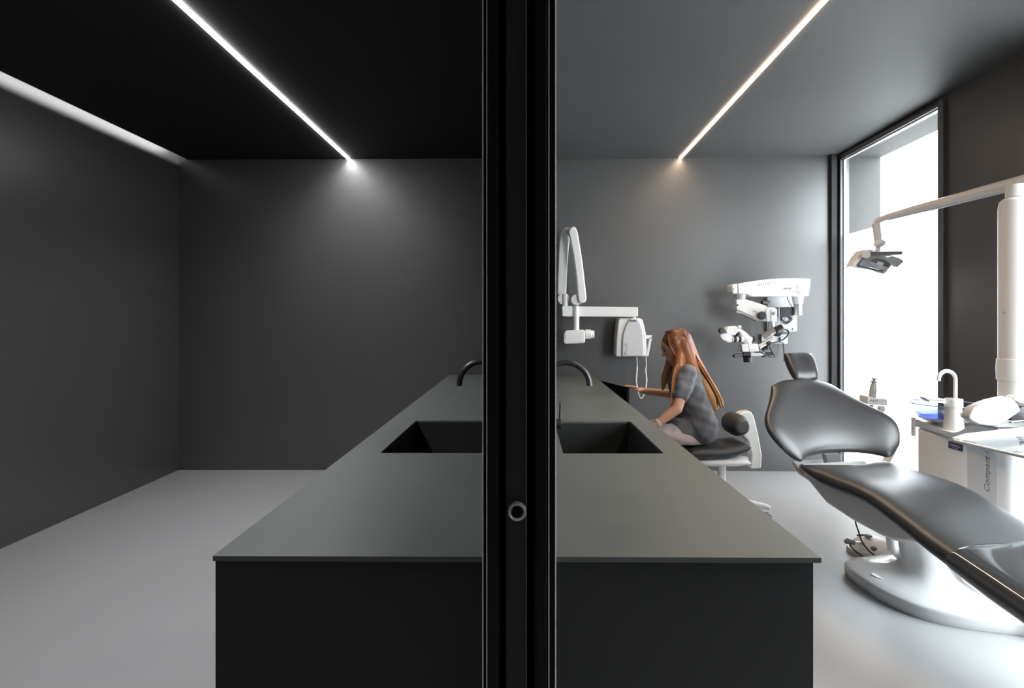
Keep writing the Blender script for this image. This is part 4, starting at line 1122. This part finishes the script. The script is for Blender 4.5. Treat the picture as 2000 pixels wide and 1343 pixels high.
def tunic(bm):
    for q in (-.06,.06):
        y0 = 4.44+q
        capsule(bm, [Vector((1.125,y0,1.045)), Vector((1.145,y0+q*.3,.96)), Vector((1.185,y0,.84)), Vector((1.222,y0+q*.2,.74)), Vector((1.245,y0+q*.5,.645))], [.062,.108,.108,.112,.112], 20)
    capsule(bm, [Vector((1.118,4.36,1.05)), Vector((1.12,4.53,1.05))], [.055,.055])
    capsule(bm, [Vector((1.16,4.365,.625)), Vector((1.08,4.345,.628))], [.098,.090]); capsule(bm, [Vector((1.16,4.51,.625)), Vector((1.08,4.53,.628))], [.098,.090])
    ellipsoid(bm, Vector((1.265,4.44,.635)), (.115,.155,.085), None, 24)
    for s_, e_ in ((sL,eL),(sR,eR)):
        capsule(bm, [s_+Vector((.01,0,.005)), s_.lerp(e_,.35)+Vector((.005,0,0)), s_.lerp(e_,.60)], [.062,.064,.060])
def wrinkle(me):
    for v in me.vertices:
        c_ = v.co
        k_ = math.sin(c_.z*46+c_.x*30+2*math.sin(c_.y*26))*.0042+math.sin(c_.x*70-c_.z*38+c_.y*20)*.0030+math.sin(c_.x*34+c_.z*90+1.5*math.sin(c_.y*40))*.0020
        v.co = c_ + v.normal*k_
    return me
obj('body', sit(body_mesh), M_skin, pr, ang=None)
obj('tunic', sit(wrinkle(solidify_shapes(tunic, .008, 8))), M_shirt, pr, ang=None)
def trousers(bm):
    for yh, yk, xk, ya, xa in ((4.37,4.27,.845,4.28,.85),(4.50,4.58,.86,4.57,.87)):
        capsule(bm, [Vector((1.20,yh,.602)), Vector((1.02,(yh+yk)/2,.608)), Vector((xk,yk,.588)), Vector((xk+.02,yk,.40)), Vector((xa,ya,.14))], [.088,.081,.066,.062,.052])
obj('trousers', sit(wrinkle(solidify_shapes(trousers, .008, 6))), M_trous, pr, ang=None)
for ya, xa in ((4.28,.85),(4.57,.87)):
    def shoe(bm, ya=ya, xa=xa):
        capsule(bm, [Vector((xa+.015,ya,.058)), Vector((xa-.07,ya,.047)), Vector((xa-.155,ya,.036))], [.045,.042,.034])
        box(bm, xa-.17, xa+.05, ya-.034, ya+.034, .002, .022)
    obj('shoe', solidify_shapes(shoe, .006, 5), M_shoe, pr, ang=None)
for s in (-1,1):
    obj('eye', mell(H(.0835,s*.030,.008), (.008,.012,.006), tilt, 14), M_eye, pr)
    bm = NB(); tube(bm, [H(.092,s*.014,.030), H(.089,s*.030,.036), H(.074,s*.046,.030)], [.0028,.0032,.002], 8); obj('eyebrow', bm, M_hair, pr)
obj('lips', mell(H(.0935,0,-.0625), (.0045,.019,.0065), tilt, 14), M_lip, pr)
def hair_mass(bm):
    ellipsoid(bm, H(-.016,0,.034), (.100,.086,.096), tilt, 28)
    capsule(bm, [H(-.07,0,.03), Vector((1.185,4.45,1.12)), Vector((1.265,4.445,.99)), Vector((1.325,4.44,.88)), Vector((1.365,4.44,.79))], [.070,.072,.062,.054,.030])
    for q in (-.055,.055):
        capsule(bm, [H(-.05,q,.0), Vector((1.17,4.445+q,1.10)), Vector((1.255,4.445+q,.98)), Vector((1.315,4.44+q*1.1,.87)), Vector((1.352,4.44+q,.785))], [.060,.055,.048,.042,.022])
    capsule(bm, [H(-.002,-.066,.04), H(-.004,-.072,-.03), Vector((1.075,4.345,1.06)), Vector((1.045,4.285,.96)), Vector((1.022,4.25,.86)), Vector((1.012,4.235,.80))], [.040,.036,.040,.034,.024,.012])
    capsule(bm, [H(-.002,.066,.04), H(-.004,.072,-.03), Vector((1.055,4.54,1.07)), Vector((1.025,4.55,.98)), Vector((1.01,4.55,.90))], [.040,.036,.036,.028,.012])
hm = solidify_shapes(hair_mass, .007, 5)
hb = NB(); hb.from_mesh(hm)
rnd = random.Random(3)
def strand(pts, r):
    tube(hb, spline(pts, 5), r, 5)
for i in range(110):
    q = rnd.uniform(-.105,.105); a_ = rnd.uniform(-.9,.9); lf = rnd.uniform(-.012,.016)
    p0 = H(-.03-.07*math.cos(a_), .085*math.sin(a_), .085*math.cos(a_*1.2)+.02)
    p1 = H(-.100+.02*abs(a_), .085*math.sin(a_), .005)
    e = rnd.uniform(-.04,.05)
    strand([H(.0+.02*rnd.random(), .05*math.sin(a_), .125), p0, p1, Vector((1.235+lf,4.445+q,1.085)), Vector((1.30+lf,4.445+q*1.05,.98)), Vector((1.355+lf,4.44+q*1.05,.88)), Vector((1.385+lf,4.44+q*.95,.80+e*.5))], [.0045]*24+[.0035]*6+[.001])
for i in range(36):
    a_ = rnd.uniform(-.04,.03); lf = rnd.uniform(-.012,.012); e = rnd.uniform(-.05,.04)
    strand([H(.01+a_*.3,-.03,.122), H(.02+a_,-.082,.05), H(.015+a_,-.092,-.03), Vector((1.075+a_,4.315+lf,1.06)), Vector((1.045+a_,4.255+lf,.95)), Vector((1.022+a_*.7,4.235+lf,.86)), Vector((1.01+a_*.5,4.225+lf,.79+e))], [.004]*24+[.003]*6+[.001])
obj('hair', (lambda: (lambda me: (hb.to_mesh(me), hb.free(), me)[2])(bpy.data.meshes.new('hair')))(), M_hair, pr, ang=None)
obj('wristband', mtube([wL+(eL-wL).normalized()*.012, wL+(eL-wL).normalized()*.030], .0290, 20), M_trous, pr)

# ------------------------------------------------------------------ daylight
w = bpy.data.worlds.new('sky'); SC.world = w; w.use_nodes = True
nt = w.node_tree; bg = nt.nodes['Background']
bg.inputs['Color'].default_value = (.91,.96,1.0,1); bg.inputs['Strength'].default_value = SKY
for a, b in (W1, W2):
    ld_ = bpy.data.lights.new('window_portal', 'AREA'); ld_.shape = 'RECTANGLE'; ld_.size = b-a; ld_.size_y = WT
    ld_.cycles.is_portal = True
    lo = bpy.data.objects.new('window_portal', ld_); COL.objects.link(lo)
    lo.location = (rx((a+b)/2)+TH+.02, (a+b)/2, WT/2)
    lo.rotation_euler = (Vector((-1,-.019,0))).to_track_quat('-Z','Y').to_euler()
    q = lo.rotation_euler

# ------------------------------------------------------------------ camera
cam = bpy.data.cameras.new('camera'); co = bpy.data.objects.new('camera', cam); COL.objects.link(co)
co.location = (0,0,CH); co.rotation_euler = (PI/2,0,0)
cam.sensor_width = 36; cam.sensor_fit = 'HORIZONTAL'; cam.lens = F*36/2000
cam.shift_x = (1000-VX)/2000; cam.shift_y = -(671.5-VY)/2000
cam.clip_start = .02
SC.camera = co
SC.view_settings.view_transform = 'Standard'; SC.view_settings.look = 'None'
SC.view_settings.exposure = 0.0; SC.view_settings.gamma = 1.0
SC.view_settings.use_curve_mapping = False
SC.cycles.max_bounces = 10; SC.cycles.diffuse_bounces = 6; SC.cycles.glossy_bounces = 4
SC.cycles.transparent_max_bounces = 12; SC.cycles.transmission_bounces = 6
SC.cycles.sample_clamp_indirect = 6.0
SC.cycles.caustics_reflective = False; SC.cycles.caustics_refractive = False
SC.cycles.use_light_tree = True
